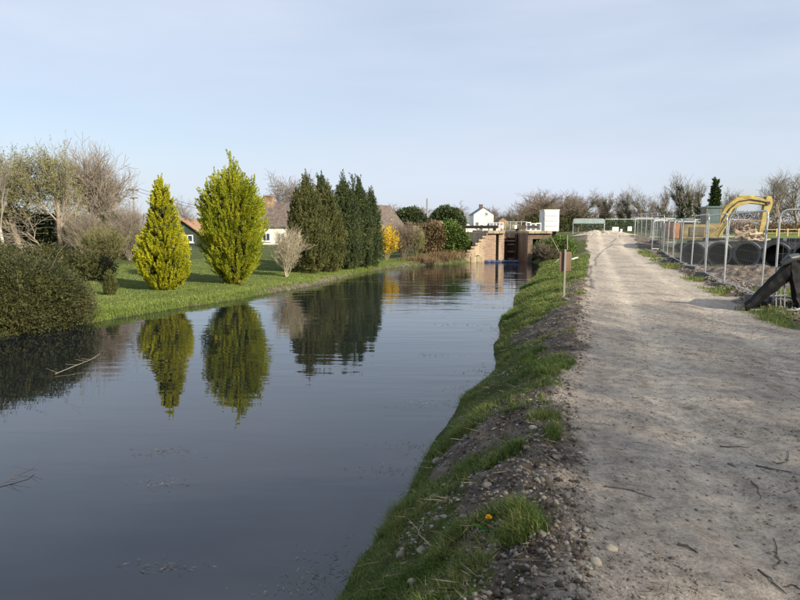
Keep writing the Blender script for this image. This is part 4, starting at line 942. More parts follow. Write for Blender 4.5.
put_panel((7.86, 12.5, 0), (10.9, 11.0, 0), 'mesh fence panel turning away to the frame edge behind the black sheet', 'mesh fence panels along the path')
put_panel((15.9, 38.0, 0), (19.2, 38.9, 0), 'mesh fence panel set square to the path, nearest of two', 'fence panels crossing at the bend')
put_panel((17.2, 41.0, 0), (20.5, 41.9, 0), 'mesh fence panel set square to the path behind its twin', 'fence panels crossing at the bend')
lab2 = ['mesh fence panel of the second row, first past the bend', 'mesh fence panel of the second row, next past the bend', 'mesh fence panel of the second row, middle one', 'mesh fence panel of the second row, beyond the middle', 'mesh fence panel of the second row, last before the field']
for i in range(5):
    a = Vector((18.6 + i * .95, 42.6 + i * 3.36, 0)); d = Vector((.27, .96, 0)).normalized(); put_panel(a, a + d * PWID, lab2[i], 'second row of mesh fence panels')
for i in range(4):
    a = Vector((14.2 + i * 3.5, 31.5 + i * .2, 0)); 
    if i > 0: put_panel((17.5 + (i - 1) * 3.5, 44.2 + i * .8, 0), (17.5 + (i - 1) * 3.5 + 3.35, 44.9 + i * .8, 0), ['', 'mesh fence panel behind the digger, nearest the path', 'mesh fence panel behind the digger, middle one', 'mesh fence panel behind the digger, farthest from the path'][i], 'mesh fence panels behind the digger')
far_ = [(X(573, 60), 60), (X(588, 61.5), 62), (X(606, 63), 63), (X(622, 64), 64), (X(637, 65), 65), (X(652, 66), 66)]
fl = ['far fence panel with teal netting at the bank end', 'far fence panel next to the teal netting', 'far fence panel just before the white notices', 'far fence panel carrying the large white notice', 'far fence panel carrying the smaller white notice', 'far fence panel at the field end of the row']
c0 = Vector((X(573, 60), 60, 0)); dd = Vector((.975, .22, 0)).normalized(); FARZ = .42
for i in range(6):
    put_panel(c0 + dd * i * 3.47, c0 + dd * (i * 3.47 + PWID), fl[i], 'mesh fence panels at the head of the path', za=FARZ)
for i in range(1):
    a = c0 + dd * (i * 3.47 + .05); o = MB().box((1.65, -.04, 1.72), (3.3, .012, .40)).build('teal_netting', M['teal'], None); o.location = (a.x, a.y, FARZ); o.rotation_euler.z = math.atan2(dd.y, dd.x); tag(o, ['teal netting sheet tied on the first far fence panel', 'teal netting sheet tied on the second far fence panel'][i], 'netting', 'teal netting on the far fence')
for px0, px1, y0, y1, lab in ((612, 619, 227, 233.3, 'large white notice on the far fence'), (620.3, 623, 229, 233.5, 'small white notice beside the large one on the far fence'), (627.5, 632, 226.5, 231, 'white notice further right on the far fence')):
    Yc = 62.2 + (px0 - 612) * .02; w = X(px1, Yc) - X(px0, Yc); o = MB().box((0, 0, 0), (w, .03, Z(y0, Yc) - Z(y1, Yc))).build('notice_board', M['white'], None, .005); o.location = (X((px0 + px1) / 2, Yc), Yc, Z((y0 + y1) / 2, Yc)); o.rotation_euler.z = .2; tag(o, lab, 'notice', 'white notices on the far fence')

# ------------------------------------------------------------------ large drainage pipes
def make_pipe(name, label, c, ax, r, L, mt, grp):
    ax = Vector((*ax, 0)).normalized(); T = thing(name, label, 'pipe', (c[0], c[1], tz(c[0], c[1])), math.atan2(ax.y, ax.x) - math.pi / 2, grp)
    n = 28; nr = int(L / .13); vs = []; fs = []; prof = []
    for i in range(nr * 2 + 1): prof.append((i * L / (nr * 2), r * (1.0 if i % 2 else .95)))
    for i in range(2): prof.append((L if i == 0 else 0.0, r * .88))
    for (yy, rr) in prof:
        for k in range(n): q = 2 * math.pi * k / n; vs.append((rr * math.cos(q), yy, r + rr * math.sin(q)))
    m = len(prof)
    for i in range(m):
        j = (i + 1) % m
        for k in range(n): k2 = (k + 1) % n; fs.append((i * n + k, i * n + k2, j * n + k2, j * n + k))
    o = MB().add(vs, fs).build('barrel', mt, T, smooth=False)
    vs = []; fs = []; prof = [(-.03, r * .865), (-.03, r * 1.03), (.14, r * 1.03), (.14, r * .865)]
    for (yy, rr) in prof:
        for k in range(n): q = 2 * math.pi * k / n; vs.append((rr * math.cos(q), yy, r + rr * math.sin(q)))
    for i in range(4):
        j = (i + 1) % 4
        for k in range(n): k2 = (k + 1) % n; fs.append((i * n + k, i * n + k2, j * n + k2, j * n + k))
    MB().add(vs, fs).build('collar', M['greypipe'], T)
    return T
M['greypipe'] = nmat('grey_pipe_plastic', [(.05, .052, .055), (.09, .092, .095), (.16, .16, .155)], 2.5, .45)
pg = 'large drainage pipes behind the fence'
for k, (lab, mt) in enumerate((('grey drainage pipe at the left end of the pipe row', 'greypipe'), ('black drainage pipe with its open end beside the grey pipe', 'pipe'), ('black drainage pipe with a wide open end in the middle of the row', 'pipe'), ('black drainage pipe to the right of the middle one', 'pipe'), ('black drainage pipe at the right end of the front row', 'pipe'))):  # leftmost barrel takes the paler grey plastic, the rest stay black
    make_pipe('drainage_pipe', lab, (12.42 + k * .735, 25.5 - k * .715), (.70, .714), .50 - .008 * (k % 2), 5.2, M[mt], pg)
make_pipe('drainage_pipe', 'black pipe lying sideways behind the row with its mouth facing out', (X(787, 34.0), 34.0), (-.82, .57), .48, 4.2, M['pipe'], pg)
make_pipe('drainage_pipe', 'farthest black pipe lying sideways at the frame edge', (X(812, 36), 36), (-.82, .57), .48, 4.2, M['pipe'], pg)

# ------------------------------------------------------------------ excavator
Y = 38.0; l = (X(700, Y), Y, tz(X(700, Y), Y))
T = thing('excavator', 'pale yellow tracked excavator with its arm arched over to the right', 'excavator', l, math.radians(-4))
zo = Z(198.5, Y) - l[2] - 3.3
for s in (-1, 1):
    tr = MB().prism([(-1.25, .30), (-1.05, .05), (1.05, .05), (1.25, .30), (1.05, .56), (-1.05, .56)], s * .75 - .22, s * .75 + .22).build('track', M['steel'], T, .05)
    for k in range(5): MB().tube([(-.9 + k * .45, s * .75 - .25, .26), (-.9 + k * .45, s * .75 + .25, .26)], .15, 10).build('track_wheel', M['yelpaint'], tr)
MB().box((0, 0, .55), (1.1, 1.0, .4)).build('undercarriage', M['steel'], T, .03)
hb = MB().prism([(-1.5, .85), (.75, .85), (.75, 1.5), (.2, 1.75), (-1.25, 1.75), (-1.5, 1.5)], -.85, .85).build('engine_body', M['dullyellow'], T, .06, seg=2)
MB().box((-.55, -.87, 1.3), (.9, .03, .55)).build('vent_panel', M['steel'], hb, .01)
for k in range(5): MB().box((-.55, -.892, 1.12 + k * .09), (.8, .02, .035)).build('louvre', M['dullyellow'], hb)
MB().prism([(-1.95, .9), (-1.52, .85), (-1.52, 1.85), (-1.8, 1.85), (-1.98, 1.6)], -.8, .8).build('counterweight', M['orange'], T, .06, seg=2)
cb = MB()
for (x_, y_) in ((.02, -.80), (.02, -.06), (.84, -.80), (.84, -.06)): cb.box((x_, y_, 2.15), (.07, .07, 1.25))
cb.box((.43, -.43, 1.68), (.9, .8, .3)); cb.build('cab', M['dullyellow'], T, .015)
MB().box((.43, -.43, 2.80), (1.0, .9, .13)).build('cab_roof', M['cabglass'], T, .03)
MB().box((.43, -.81, 2.28), (.74, .02, .92)).build('side_window', M['cabglass'], T); MB().box((.855, -.43, 2.28), (.02, .66, .92)).build('front_window', M['cabglass'], T); MB().box((.005, -.43, 2.28), (.02, .66, .92)).build('rear_window', M['cabglass'], T)
MB().box((.25, -.42, 2.0), (.3, .45, .75)).build('seat', M['plasticblk'], T, .05)
boom_c = [(.95, 1.05), (1.35, 1.95), (1.75, 2.65), (2.25, 3.10), (2.95, 3.22), (3.6, 3.12), (4.1, 3.0)]; bw = [.16, .24, .28, .28, .23, .19, .15]
up_ = []; dn_ = []
for i, (a, b) in enumerate(boom_c):
    p0 = boom_c[max(i - 1, 0)]; p1 = boom_c[min(i + 1, len(boom_c) - 1)]; t = Vector((p1[0] - p0[0], p1[1] - p0[1])).normalized(); nn = Vector((-t.y, t.x))
    up_.append((a + nn.x * bw[i], b + nn.y * bw[i] + zo)); dn_.append((a - nn.x * bw[i], b - nn.y * bw[i] + zo))
bo = MB().prism(up_ + dn_[::-1], .08, .40).build('boom', M['yelpaint'], T, .025)
MB().tube([(a + .02, .04, b + zo + .02) for a, b in boom_c], .035, 6).build('hydraulic_hose', M['steel'], bo, smooth=True)
MB().tube([(4.05, .02, 3.0 + zo), (4.05, .46, 3.0 + zo)], .12, 12).build('pivot_pin', M['steel'], bo)
st = MB().prism([(3.95, 3.45 + zo), (4.25, 3.42 + zo), (4.38, 3.05 + zo), (3.86, 1.05 + zo), (3.62, 1.05 + zo), (3.85, 2.9 + zo)], .10, .38).build('stick', M['yelpaint'], T, .02)
def ram(p, q, r1, r2, nm='hydraulic_ram'):
    p = Vector(p); q = Vector(q); o = MB().tube([p, p.lerp(q, .6)], r1, 10).build(nm, M['yelpaint'] if r1 > .07 else M['steel'], T, smooth=True); MB().tube([p.lerp(q, .58), q], r2, 8).build('piston_rod', M['chrome'], o, smooth=True)
ram((2.3, .24, 3.45 + zo), (4.05, .24, 3.42 + zo), .075, .04)
for yy in (.0, .48): ram((1.15, yy, .95), (2.15, yy, 2.72 + zo), .08, .045)
ram((4.15, .24, 3.0 + zo), (3.98, .24, 1.35 + zo), .06, .035)
MB().prism([(3.95, 1.15 + zo), (3.55, 1.2 + zo), (3.1, .95 + zo), (3.0, .62 + zo), (3.25, .42 + zo), (3.3, .75 + zo), (3.6, .85 + zo), (3.85, .75 + zo)], -.05, .55).build('bucket', M['steel'], T, .02)
for k in range(4): MB().box((3.22, .02 + k * .15, .40 + zo), (.06, .07, .16)).build('bucket_tooth', M['steel'], T)

# ------------------------------------------------------------------ heap of broken timber behind the pipes
R = random.Random(8); tl = None
for k in range(64):
    px = 727 + 38 * R.random(); Yk = 32.2 + R.random() * 1.6; x_ = X(px, Yk); z_ = tz(x_, Yk) + .3 + R.random() * (1.45 - abs(px - 747) * .045)
    L = R.uniform(.25, 1.25); s_ = R.uniform(.05, .17)
    o = MB().prism([(-s_ / 2, -s_ / 2), (s_ / 2, -s_ * .45), (s_ * .42, s_ / 2), (-s_ * .5, s_ * .4)], -L / 2, L / 2).build('broken_timber', M['logs'], None, .01)
    o.location = (x_, Yk, z_); o.rotation_euler = (R.uniform(-.5, .5), R.uniform(-.4, .4), R.uniform(0, 3.14)); tag(o, 'broken timber in the heap under the digger arm', 'timber', 'broken timbers heaped behind the pipes')
o = MB().box((0, 0, 0), (2.3, .12, .12)).build('long_beam', M['wood'], None, .01); o.location = (X(742, 35), 35, Z(221.5, 35)); o.rotation_euler = (0, -.03, .1)
tag(o, 'long brown beam resting level on top of the timber heap', 'timber')
for px in (737, 750):
    o = MB().tube([(0, 0, 0), (0, 0, Z(222.5, 35) - tz(X(px, 35), 35))], .05, 8).build('prop_post', M['wood'], None); o.location = (X(px, 35.02), 35.02, tz(X(px, 35), 35)); tag(o, 'upright post at the %s end of the long beam' % ('digger' if px == 737 else 'field'), 'post')
def spoil_heap(name, cx, cy, rx, ry, h, seed, mt):
    n = 90; u = np.linspace(-1, 1, n); A, B = np.meshgrid(u, u); x = cx + A * rx; y = cy + B * ry
    rr = np.sqrt(A ** 2 + B ** 2); z = terrain(x.ravel(), y.ravel()).reshape(n, n) - .06 + h * sstep(1, 0, rr) * (.6 + .8 * fbm(x * 1.3, y * 1.3, seed, 4)) + .5 * h * (fbm(x * 5, y * 5, seed + 4, 4, .65) - .5) * sstep(1, .8, rr)
    I = np.arange(n * n).reshape(n, n); F = np.stack([I[:-1, :-1].ravel(), I[:-1, 1:].ravel(), I[1:, 1:].ravel(), I[1:, :-1].ravel()], 1)
    o = link(name, mesh_np(name, np.stack([x.ravel(), y.ravel(), z.ravel()], 1), [F]), M['ground'], smooth=True); tag(o, kind='structure')
    for a_, v_ in (('w_track', 0.5), ('w_path', 1.0 if mt == 'rubble' else 0.0), ('w_soil', 1.0), ('w_grass', 1.0), ('w_lawn', 0.0), ('w_wet', 0.0)):
        at_ = o.data.attributes.new(a_, 'FLOAT', 'POINT'); at_.data.foreach_set('value', np.full(n * n, v_, np.float32))
spoil_heap('spoil_heap', X(748, 33.5), 33.5, 2.0, 1.5, 1.15, 7, 'rubble')
spoil_heap('soil_mound', X(752, 19.5), 19.8, 2.2, 2.0, .38, 17, 'clod')
spoil_heap('dirt_ridge', X(605, 50), 50, 3.2, 3.0, .45, 27, 'rubble')

# ------------------------------------------------------------------ black sheet over a toppled barrier
Y0 = 11.4
M['sheetroll'] = nmat('translucent_sheet', [(.035, .038, .04), (.09, .095, .10)], 6, .4, .01, 12)
def sheet(name, cols, parent, c0, th=.03):
    """cols: rows of points (list of polylines) -> thick skin"""
    P = np.array(cols, float) - np.array(c0); a, b, _ = P.shape
    me = mesh_np(name, P.reshape(-1, 3), [np.array([(i * b + j, i * b + j + 1, (i + 1) * b + j + 1, (i + 1) * b + j) for i in range(a - 1) for j in range(b - 1)])])
    o = link(name, me, M['plasticblk'], parent, True); sd = o.modifiers.new('thick', 'SOLIDIFY'); sd.thickness = th; sd.offset = 0
    ss = o.modifiers.new('smooth', 'SUBSURF'); ss.subdivision_type = 'SIMPLE'; ss.levels = 3; ss.render_levels = 3; tx = bpy.data.textures.new('crumple', 'CLOUDS'); tx.noise_scale = .3; tx.noise_depth = 2; dm = o.modifiers.new('crumple', 'DISPLACE'); dm.texture = tx; dm.strength = .018; dm.mid_level = .5
    return o
def q(px, py, Y): return (X(px, Y, py), Y, Z(py, Y))
c0 = (X(770, Y0), Y0, tz(X(770, Y0), Y0))
T = thing('black_sheet', 'heavy black plastic sheet folded over a toppled barrier by the path', 'plastic sheet', c0)
g = np.random.default_rng(9)
ts = np.linspace(0, 1, 11); rowsA = []; rowsB = []
def lerp(a, b, t): return a + (b - a) * t
for k, t in enumerate(ts):      # t 0 at the ridge, 1 at the foot
    j_ = g.normal(size=(6, 3)) * .008
    px, py = lerp(789, 745, t), lerp(261, 304, t ** 1.05); hx, hy = lerp(7, 3, t), lerp(15, 9, t)
    rowsA.append(np.array([q(px + 10 - 6 * t, py + 6 * t, Y0 + .75), q(px + 5 - 3 * t, py + 2, Y0 + .38), q(px, py, Y0 + .02), q(px + hx * .12, py + hy * .35, Y0 - .06), q(px + hx * .6, py + hy * .7, Y0 - .04), q(px + hx, py + hy, Y0 + .02)]) + j_)
    j_ = g.normal(size=(6, 3)) * .008
    px, py = lerp(787, 796, t ** 1.3), lerp(261, 309, t); w_ = lerp(13, 10, t)
    rowsB.append(np.array([q(px + 1, py, Y0 + .16), q(px, py, Y0 - .02), q(px + w_ * .3, py - 1, Y0 - .07), q(px + w_ * .65, py - 2, Y0 - .04), q(px + w_, py - 3, Y0 + .10), q(px + w_ + 9, py - 6, Y0 + .75)]) + j_)
sheet('left_flap', rowsA, T, c0)
sheet('right_flap', rowsB, T, c0)
mb = MB().tube([Vector(q(782, 264, Y0)) - Vector(c0), Vector(q(789, 259, Y0 - .03)) - Vector(c0), Vector(q(797, 257, Y0)) - Vector(c0), Vector(q(806, 261, Y0)) - Vector(c0)], [.05, .085, .075, .05], 12); mb.build('rolled_edge', M['sheetroll'], T, smooth=True)
T = thing('toppled_barrier', 'low grey steel barrier with uprights lying under the black sheet', 'barrier', c0)
V0 = Vector(c0)
B1 = [Vector(q(747, 311, Y0)) - V0, Vector(q(795, 318, Y0 - .35)) - V0, Vector(q(801, 308, Y0 + .1)) - V0]
for b_ in B1: b_.z = max(b_.z, tz(b_.x + c0[0], b_.y + c0[1]) - c0[2] + .02)
MB().tube([B1[0], B1[1]], .02, 8).build('base_rail', M['galv'], T, smooth=True); MB().tube([B1[1] + Vector((.01, .02, 0)), B1[2]], .02, 8).build('side_rail', M['galv'], T, smooth=True)
for px, y0, y1 in ((776, 284, 313), (780.5, 281, 314), (784.5, 279, 315)): MB().tube([Vector(q(px, y1, Y0 - .22)) - V0, Vector(q(px, y0, Y0 + .12)) - V0], .012, 6).build('upright', M['wire'], T)
MB().tube([Vector(q(774, 296, Y0 - .08)) - V0, Vector(q(787, 295, Y0 - .06)) - V0], .011, 6).build('cross_bar', M['wire'], T)
MB().tube([Vector(q(749, 309, Y0 + .05)) - V0, Vector(q(792, 262, Y0 + .14)) - V0], .02, 8).build('sloping_rail', M['galv'], T)
# field fence far right
for k in range(7):
    Yk = 86; px = 744 + k * 11; l = (X(px, Yk), Yk, tz(X(px, Yk), Yk)); 
    if k == 0:
        F0 = thing('post_and_rail_fence', 'pale post and rail fence across the green field', 'fence', l)
    a = Vector(l) - F0.location
    MB().box(a + Vector((0, 0, .5)), (.14, .14, 1.2)).build('post', M['fenceboard'], F0)
    if k < 6:
        l2 = (X(px + 11, Yk), Yk, tz(X(px + 11, Yk), Yk)); bb = Vector(l2) - F0.location
        for zz in (.45, .95): MB().tube([a + Vector((.08, 0, zz)), bb + Vector((-.08, 0, zz))], .05, 4).build('rail', M['fenceboard'], F0)

# ------------------------------------------------------------------ ground cover near the viewer
def blades(name, x, y, hgt, wid, mat, seed, lean=.45, droop=.35, z=None):
    g = np.random.default_rng(seed); n = len(x)
    z = terrain(x, y) if z is None else z
    a = g.random(n) * 6.283; ln = np.abs(g.normal(size=n)) * lean
    D = np.stack([np.cos(a) * ln, np.sin(a) * ln, np.ones(n)], 1); D = norm(D); s = np.stack([-np.sin(a + g.normal(size=n) * .6), np.cos(a), np.zeros(n)], 1)
    P = np.stack([x, y, z - .008], 1); h = hgt[:, None]; w = np.broadcast_to(np.asarray(wid, float), (n,))[:, None]
    m = P + D * h * .55; out = np.stack([np.cos(a), np.sin(a), np.zeros(n)], 1)
    tip = P + D * h + out * h * droop * g.random((n, 1)) - np.array([[0, 0, 1.]]) * h * droop * .5 * g.random((n, 1))
    V = np.stack([P - s * w, P + s * w, m + s * w * .75, m - s * w * .75, tip], 1).reshape(-1, 3)
    b = np.arange(n)[:, None] * 5
    me = mesh_np(name, V, [b + np.array([[0, 1, 2, 3]]), b + np.array([[3, 2, 4]])])
    o = link(name, me, mat); tag(o, kind='stuff'); return o
def bank_grass():
    g = np.random.default_rng(71); N_ = 1100000
    yy = 2.4 * (36 / 2.4) ** (g.random(N_) ** 1.12); xr = XR(yy); pl = PL(yy); t = g.random(N_) * 1.12 - .04
    x = xr + (pl - xr) * t
    n1 = fbm(x * .55, yy * .55, 3, 4); n2 = fbm(x * 2.5, yy * 2.5, 8, 3); tuft = vnoise(x * 6, yy * 6, 55); tuf2 = vnoise(x * 1.6, yy * 1.6, 59)
    soil = sstep(.40, .60, t + (n1 - .5) * 1.5 + (n2 - .5) * .5 - .07 - .12 * sstep(9, 16, yy) - .35 * sstep(14, 19, yy))
    tuf3 = vnoise(x * 14, yy * 14, 57); farm = sstep(9, 16, yy)
    dens = (1 - soil) * np.maximum(farm * .7, sstep(.35, .7, tuft) * sstep(.2, .55, tuf3)) * np.maximum(farm * .6, sstep(.3, .62, tuf2)) + .09 * (1 - soil) + .06 * sstep(1.0, .8, t) * sstep(.5, .8, tuf3) + .8 * soil * sstep(.62, .76, tuf2) * sstep(.45, .7, tuft) * sstep(1.05, .9, t)
    z = terrain(x, yy)
    dens *= sstep(WZ + .005, WZ + .03, z) * sstep(.03, .10, n1 * 0 + np.clip(pl - x + .05, 0, 1))
    k = g.random(N_) < dens
    x, yy, z, t, tuf2, soil = x[k], yy[k], z[k], t[k], tuf2[k], soil[k]
    n = len(x); farw = np.clip(yy / 7, 1, 4.5)
    h = (.018 + .062 * g.random(n) ** 1.8) * (.6 + .9 * sstep(.35, .75, tuf2)) * (1 + .35 * sstep(.25, .0, t)) * np.clip(.9 + yy / 40, 1, 1.5)
    blades('bank_grass', x, yy, h, .0019 * farw, M['grass'], 72, z=z, lean=.75, droop=.55)
    # dead stalks lying in the grass
    m = 1300; yy = 2.5 * (20 / 2.5) ** g.random(m); x = XR(yy) + (PL(yy) - XR(yy)) * g.random(m); z = terrain(x, yy); a = g.random(m) * 6.283
    o = link('dead_grass', leaf_mesh('dead_grass', np.stack([x, yy, z + .012], 1), np.stack([np.cos(a), np.sin(a), g.normal(size=m) * .15 + .1], 1), g.uniform(.04, .22, m), .0022 * np.clip(yy / 6, 1, 3), g), M['straw']); tag(o, kind='stuff')
bank_grass()
def lawn_grass():
    g = np.random.default_rng(73); n = 270000
    yy = 14 + 23.0 * g.random(n) ** 1.2; d = 12 * g.random(n) ** 1.7; x = XL(yy) - d
    z = terrain(x, yy); k = (z > WZ + .01) & (yy + (x + 2) * .4 < 37.4); x, yy, d, z = x[k], yy[k], d[k], z[k]; n = len(x)
    n1 = fbm(x * .55, yy * .55, 3, 4); n2 = fbm(x * 2.5, yy * 2.5, 8, 3)
    edge = sstep(1.4, .1, d)
    k = g.random(n) > .9 * sstep(.75, .2, d + (n2 - .5) * .9 + (n1 - .45) * 1.6) * sstep(18, 22, yy)
    x, yy, z, edge = x[k], yy[k], z[k], edge[k]; n = len(x)
    h = (.022 + .022 * g.random(n)) * (1 + 2.2 * edge * g.random(n))
    blades('lawn_grass', x, yy, h, .006, M['lawn'], 74, z=z, lean=.5)
lawn_grass()
def right_grass():
    g = np.random.default_rng(75); n = 300000
    yy = 7 + 33 * g.random(n) ** 1.6; pr = PR(yy); s_ = -.35 + 9 * g.random(n) ** 1.3; x = pr + s_
    n1 = fbm(x * .55, yy * .55, 3, 4); tuft = vnoise(x * 3, yy * 3, 56)
    dens = (1 - sstep(.40, .54, n1 + .25 * np.exp(-((s_ - .7) / .7) ** 2) - .02)) * (.35 + .65 * sstep(.25, .6, tuft)) * sstep(-.4, .0, s_)
    k = g.random(n) < dens; x, yy = x[k], yy[k]; n = len(x)
    blades('verge_grass', x, yy, .03 + .13 * g.random(n) ** 2.5, .0042 * np.clip(yy / 12, .7, 2.4), M['grass'], 76)
right_grass()

# loose stones: the many small ones as one mass, the large ones singly
def ico():
    bm = bmesh.new(); bmesh.ops.create_icosphere(bm, subdivisions=1, radius=1); me = bpy.data.meshes.new('t'); bm.to_mesh(me); bm.free()
    v = np.array([x.co[:] for x in me.vertices]); f = np.array([p.vertices[:] for p in me.polygons]); bpy.data.meshes.remove(me); return v, f
IV, IF = ico()
OV = np.array([(1, 0, 0), (-1, 0, 0), (0, 1, 0), (0, -1, 0), (0, 0, 1), (0, 0, -1)], float); OF = np.array([(0, 2, 4), (2, 1, 4), (1, 3, 4), (3, 0, 4), (2, 0, 5), (1, 2, 5), (3, 1, 5), (0, 3, 5)])
def scatter(name, x, y, size, mat, seed, flat=.6, V=OV, F=OF, sink=.25):
    g = np.random.default_rng(seed); n = len(x); z = terrain(x, y)
    a = g.random(n) * 6.283; sc = np.stack([size * g.uniform(.7, 1.3, n), size * g.uniform(.6, 1.1, n), size * flat * g.uniform(.6, 1.2, n)], 1)
    B = V[None] * sc[:, None, :] * g.uniform(.5, 1.4, (n, len(V), 1))
    c, s = np.cos(a)[:, None], np.sin(a)[:, None]
    W = np.stack([B[..., 0] * c - B[..., 1] * s, B[..., 0] * s + B[..., 1] * c, B[..., 2]], 2) + np.stack([x, y, z + size * flat * (.5 - sink)], 1)[:, None, :]
    o = link(name, mesh_np(name, W.reshape(-1, 3), [(F[None] + (np.arange(n) * len(V))[:, None, None]).reshape(-1, 3)]), mat); tag(o, kind='stuff'); return o
g = np.random.default_rng(81)
n = 48000; yy = 2.2 * (16 / 2.2) ** (g.random(n) ** .95); x = PL(yy) + (PR(yy) - PL(yy)) * (g.random(n) ** 1.15 * 1.0) - .05
sz = .0025 + .013 * g.random(n) ** 7; k = g.random(n) < .2 + .8 * sstep(.4, .65, fbm(x * 1.2, yy * 1.2, 91, 3)); scatter('path_gravel', x[k], yy[k], sz[k], M['stone'], 82)
n = 30000; yy = 2.3 * (20 / 2.3) ** (g.random(n) ** .9); t = .25 + .85 * g.random(n); x = XR(yy) + (PL(yy) - XR(yy)) * t
sz = .0025 + .024 * g.random(n) ** 8; k = g.random(n) < .12 + .85 * sstep(.45, .65, fbm(x * 1.4, yy * 1.4, 92, 3)) ; scatter('bank_stones', x[k], yy[k], sz[k], M['stone'], 83, V=OV, F=OF)
n = 42000; yy = 2.3 * (20 / 2.3) ** (g.random(n) ** .9); t = .1 + .95 * g.random(n); x = XR(yy) + (PL(yy) - XR(yy)) * t
n1 = fbm(x * .55, yy * .55, 3, 4); sz = .003 + .024 * g.random(n) ** 10; k = g.random(n) < sstep(.4, .7, t + (n1 - .5) * 1.5)
scatter('soil_crumbs', x[k], yy[k], sz[k], M['clod'], 84, flat=.7)
n = 5000; yy = 9 + 20 * g.random(n); x = PR(yy) + .1 + 1.3 * g.random(n) ** .8; sz = .012 + .05 * g.random(n) ** 3; scatter('verge_clods', x, yy, sz, M['clod'], 85, flat=.7)
# bits of root and twig trodden into the path
n = 6500; yy = 2.4 * (14 / 2.4) ** g.random(n); x = PL(yy) - .5 + 4.0 * g.random(n); a = g.random(n) * 3.1416
k = g.random(n) < .15 + .85 * sstep(.48, .62, fbm(x * .8, yy * .8, 95, 3)); x, yy, a = x[k], yy[k], a[k]; n = len(x); z = terrain(x, yy)
o = link('twig_litter', leaf_mesh('twig_litter', np.stack([x, yy, z + .004], 1), np.stack([np.cos(a), np.sin(a) , np.full(n, .02)], 1), g.uniform(.01, .09, n) ** 1.0 * np.clip(g.random(n) * 1.6, .25, 1.2), .0018, g), M['twigdark']); tag(o, kind='stuff')

def ground_at(px, py):
    """where the line of sight through a photo point meets the terrain"""
    u = (px - 400) / 600.; v = (300 - py) / 600.; d = np.array([u, CP + v * SP, -SP + v * CP]); k = np.linspace(1.5, 45, 4000)
    P = np.array([0, 0, 1.6])[None] + k[:, None] * d; h = np.maximum(terrain(P[:, 0], P[:, 1]), WZ); i = np.argmax(P[:, 2] < h); return P[i]
ST = [(611, 550, .030, 'pale round stone on the path edge, the farther of a close pair'), (596, 564, .034, 'pale flat stone on the path edge, the nearer of a close pair'),
      (414, 584, .042, 'large pale cream stone on bare soil at the foot of the bank'), (401, 556, .034, 'brown angular stone in the grass above the cream one'),
      (422, 552, .036, 'tall tan stone beside bare soil on the lower bank'), (533, 429, .034, 'whitish stone at the top of the bank near the gravel'),
      (446, 548, .028, 'small dull stone between the tan stone and the flower'), (463, 518, .028, 'pinkish stone just left of the yellow flower'),
      (437, 462, .045, 'long pale stone among grass by the water'), (556, 458, .028, 'light stone on the soil beside the path edge'),
      (526, 448, .03, 'rounded grey stone near the top of the bank'), (541, 535, .032, 'grey stone among tufts near the path edge'),
      (487, 487, .04, 'broad flat stone half way down the bank'), (434, 500, .045, 'dark rounded stone lying near the water edge')]
for i, (px, py, r, lab) in enumerate(ST):
    p = ground_at(px, py); g = np.random.default_rng(300 + i); sc = np.array([1, .78, .6]) * r
    bm = bmesh.new(); bmesh.ops.create_icosphere(bm, subdivisions=3, radius=1)
    q = np.array([w.co[:] for w in bm.verts]); f = 1 + .35 * (vnoise(q[:, 0] * 1.4 + i * 3, q[:, 1] * 1.4 + q[:, 2] * 1.7, i) - .5) + .12 * (vnoise(q[:, 0] * 4 + i, q[:, 1] * 4 + q[:, 2] * 4, i + 9) - .5)
    for w, c_, k in zip(bm.verts, q, f): w.co = Vector(c_ * k * sc)
    me = bpy.data.meshes.new('stone'); bm.to_mesh(me); bm.free()
    o = link('stone', me, M['paleStone'] if i in (0, 1, 2, 5) else M['stone'], smooth=True); o.location = (p[0], p[1], p[2] + r * .25); o.rotation_euler = (.1, .15, i * 1.3)
    tag(o, lab, 'stone', 'larger stones on bank and path edge')
TW = [([(604, 487), (630, 491), (655, 499)], .006, 'long thin dark twig lying across the left part of the path'), ([(757, 467), (775, 471), (792, 473)], .008, 'thick dark twig near the right edge of the path'),
      ([(778, 465), (790, 461), (788, 452)], .006, 'bent twig curling beside the thick dark twig'), ([(760, 572), (772, 583), (786, 595)], .007, 'straight stick pointing down the near right part of the path'),
      ([(678, 545), (690, 549), (697, 554)], .009, 'short stubby piece of wood in the middle of the path'), ([(752, 482), (758, 490), (760, 500)], .006, 'small curved root on the right part of the path'),
      ([(729, 465), (736, 468)], .008, 'short dark bark chip right of the path middle'), ([(774, 540), (776, 552), (780, 562), (774, 570)], .005, 'thin winding root near the bottom right of the path'),
      ([(783, 588), (792, 585), (800, 590)], .006, 'crooked twig in the near right corner of the path'), ([(722, 448), (740, 447), (748, 449)], .006, 'faint flat twig furthest up the path'),
      ([(433, 548), (418, 540), (424, 524), (432, 523)], .005, 'pale bent dead stem arching over the lower bank'), ([(472, 397), (482, 391), (492, 386)], .014, 'pale dead branch lying on the grass by the water'),
      ([(529, 366), (537, 361), (543, 358)], .013, 'pale stick lying on the bank below the post')]
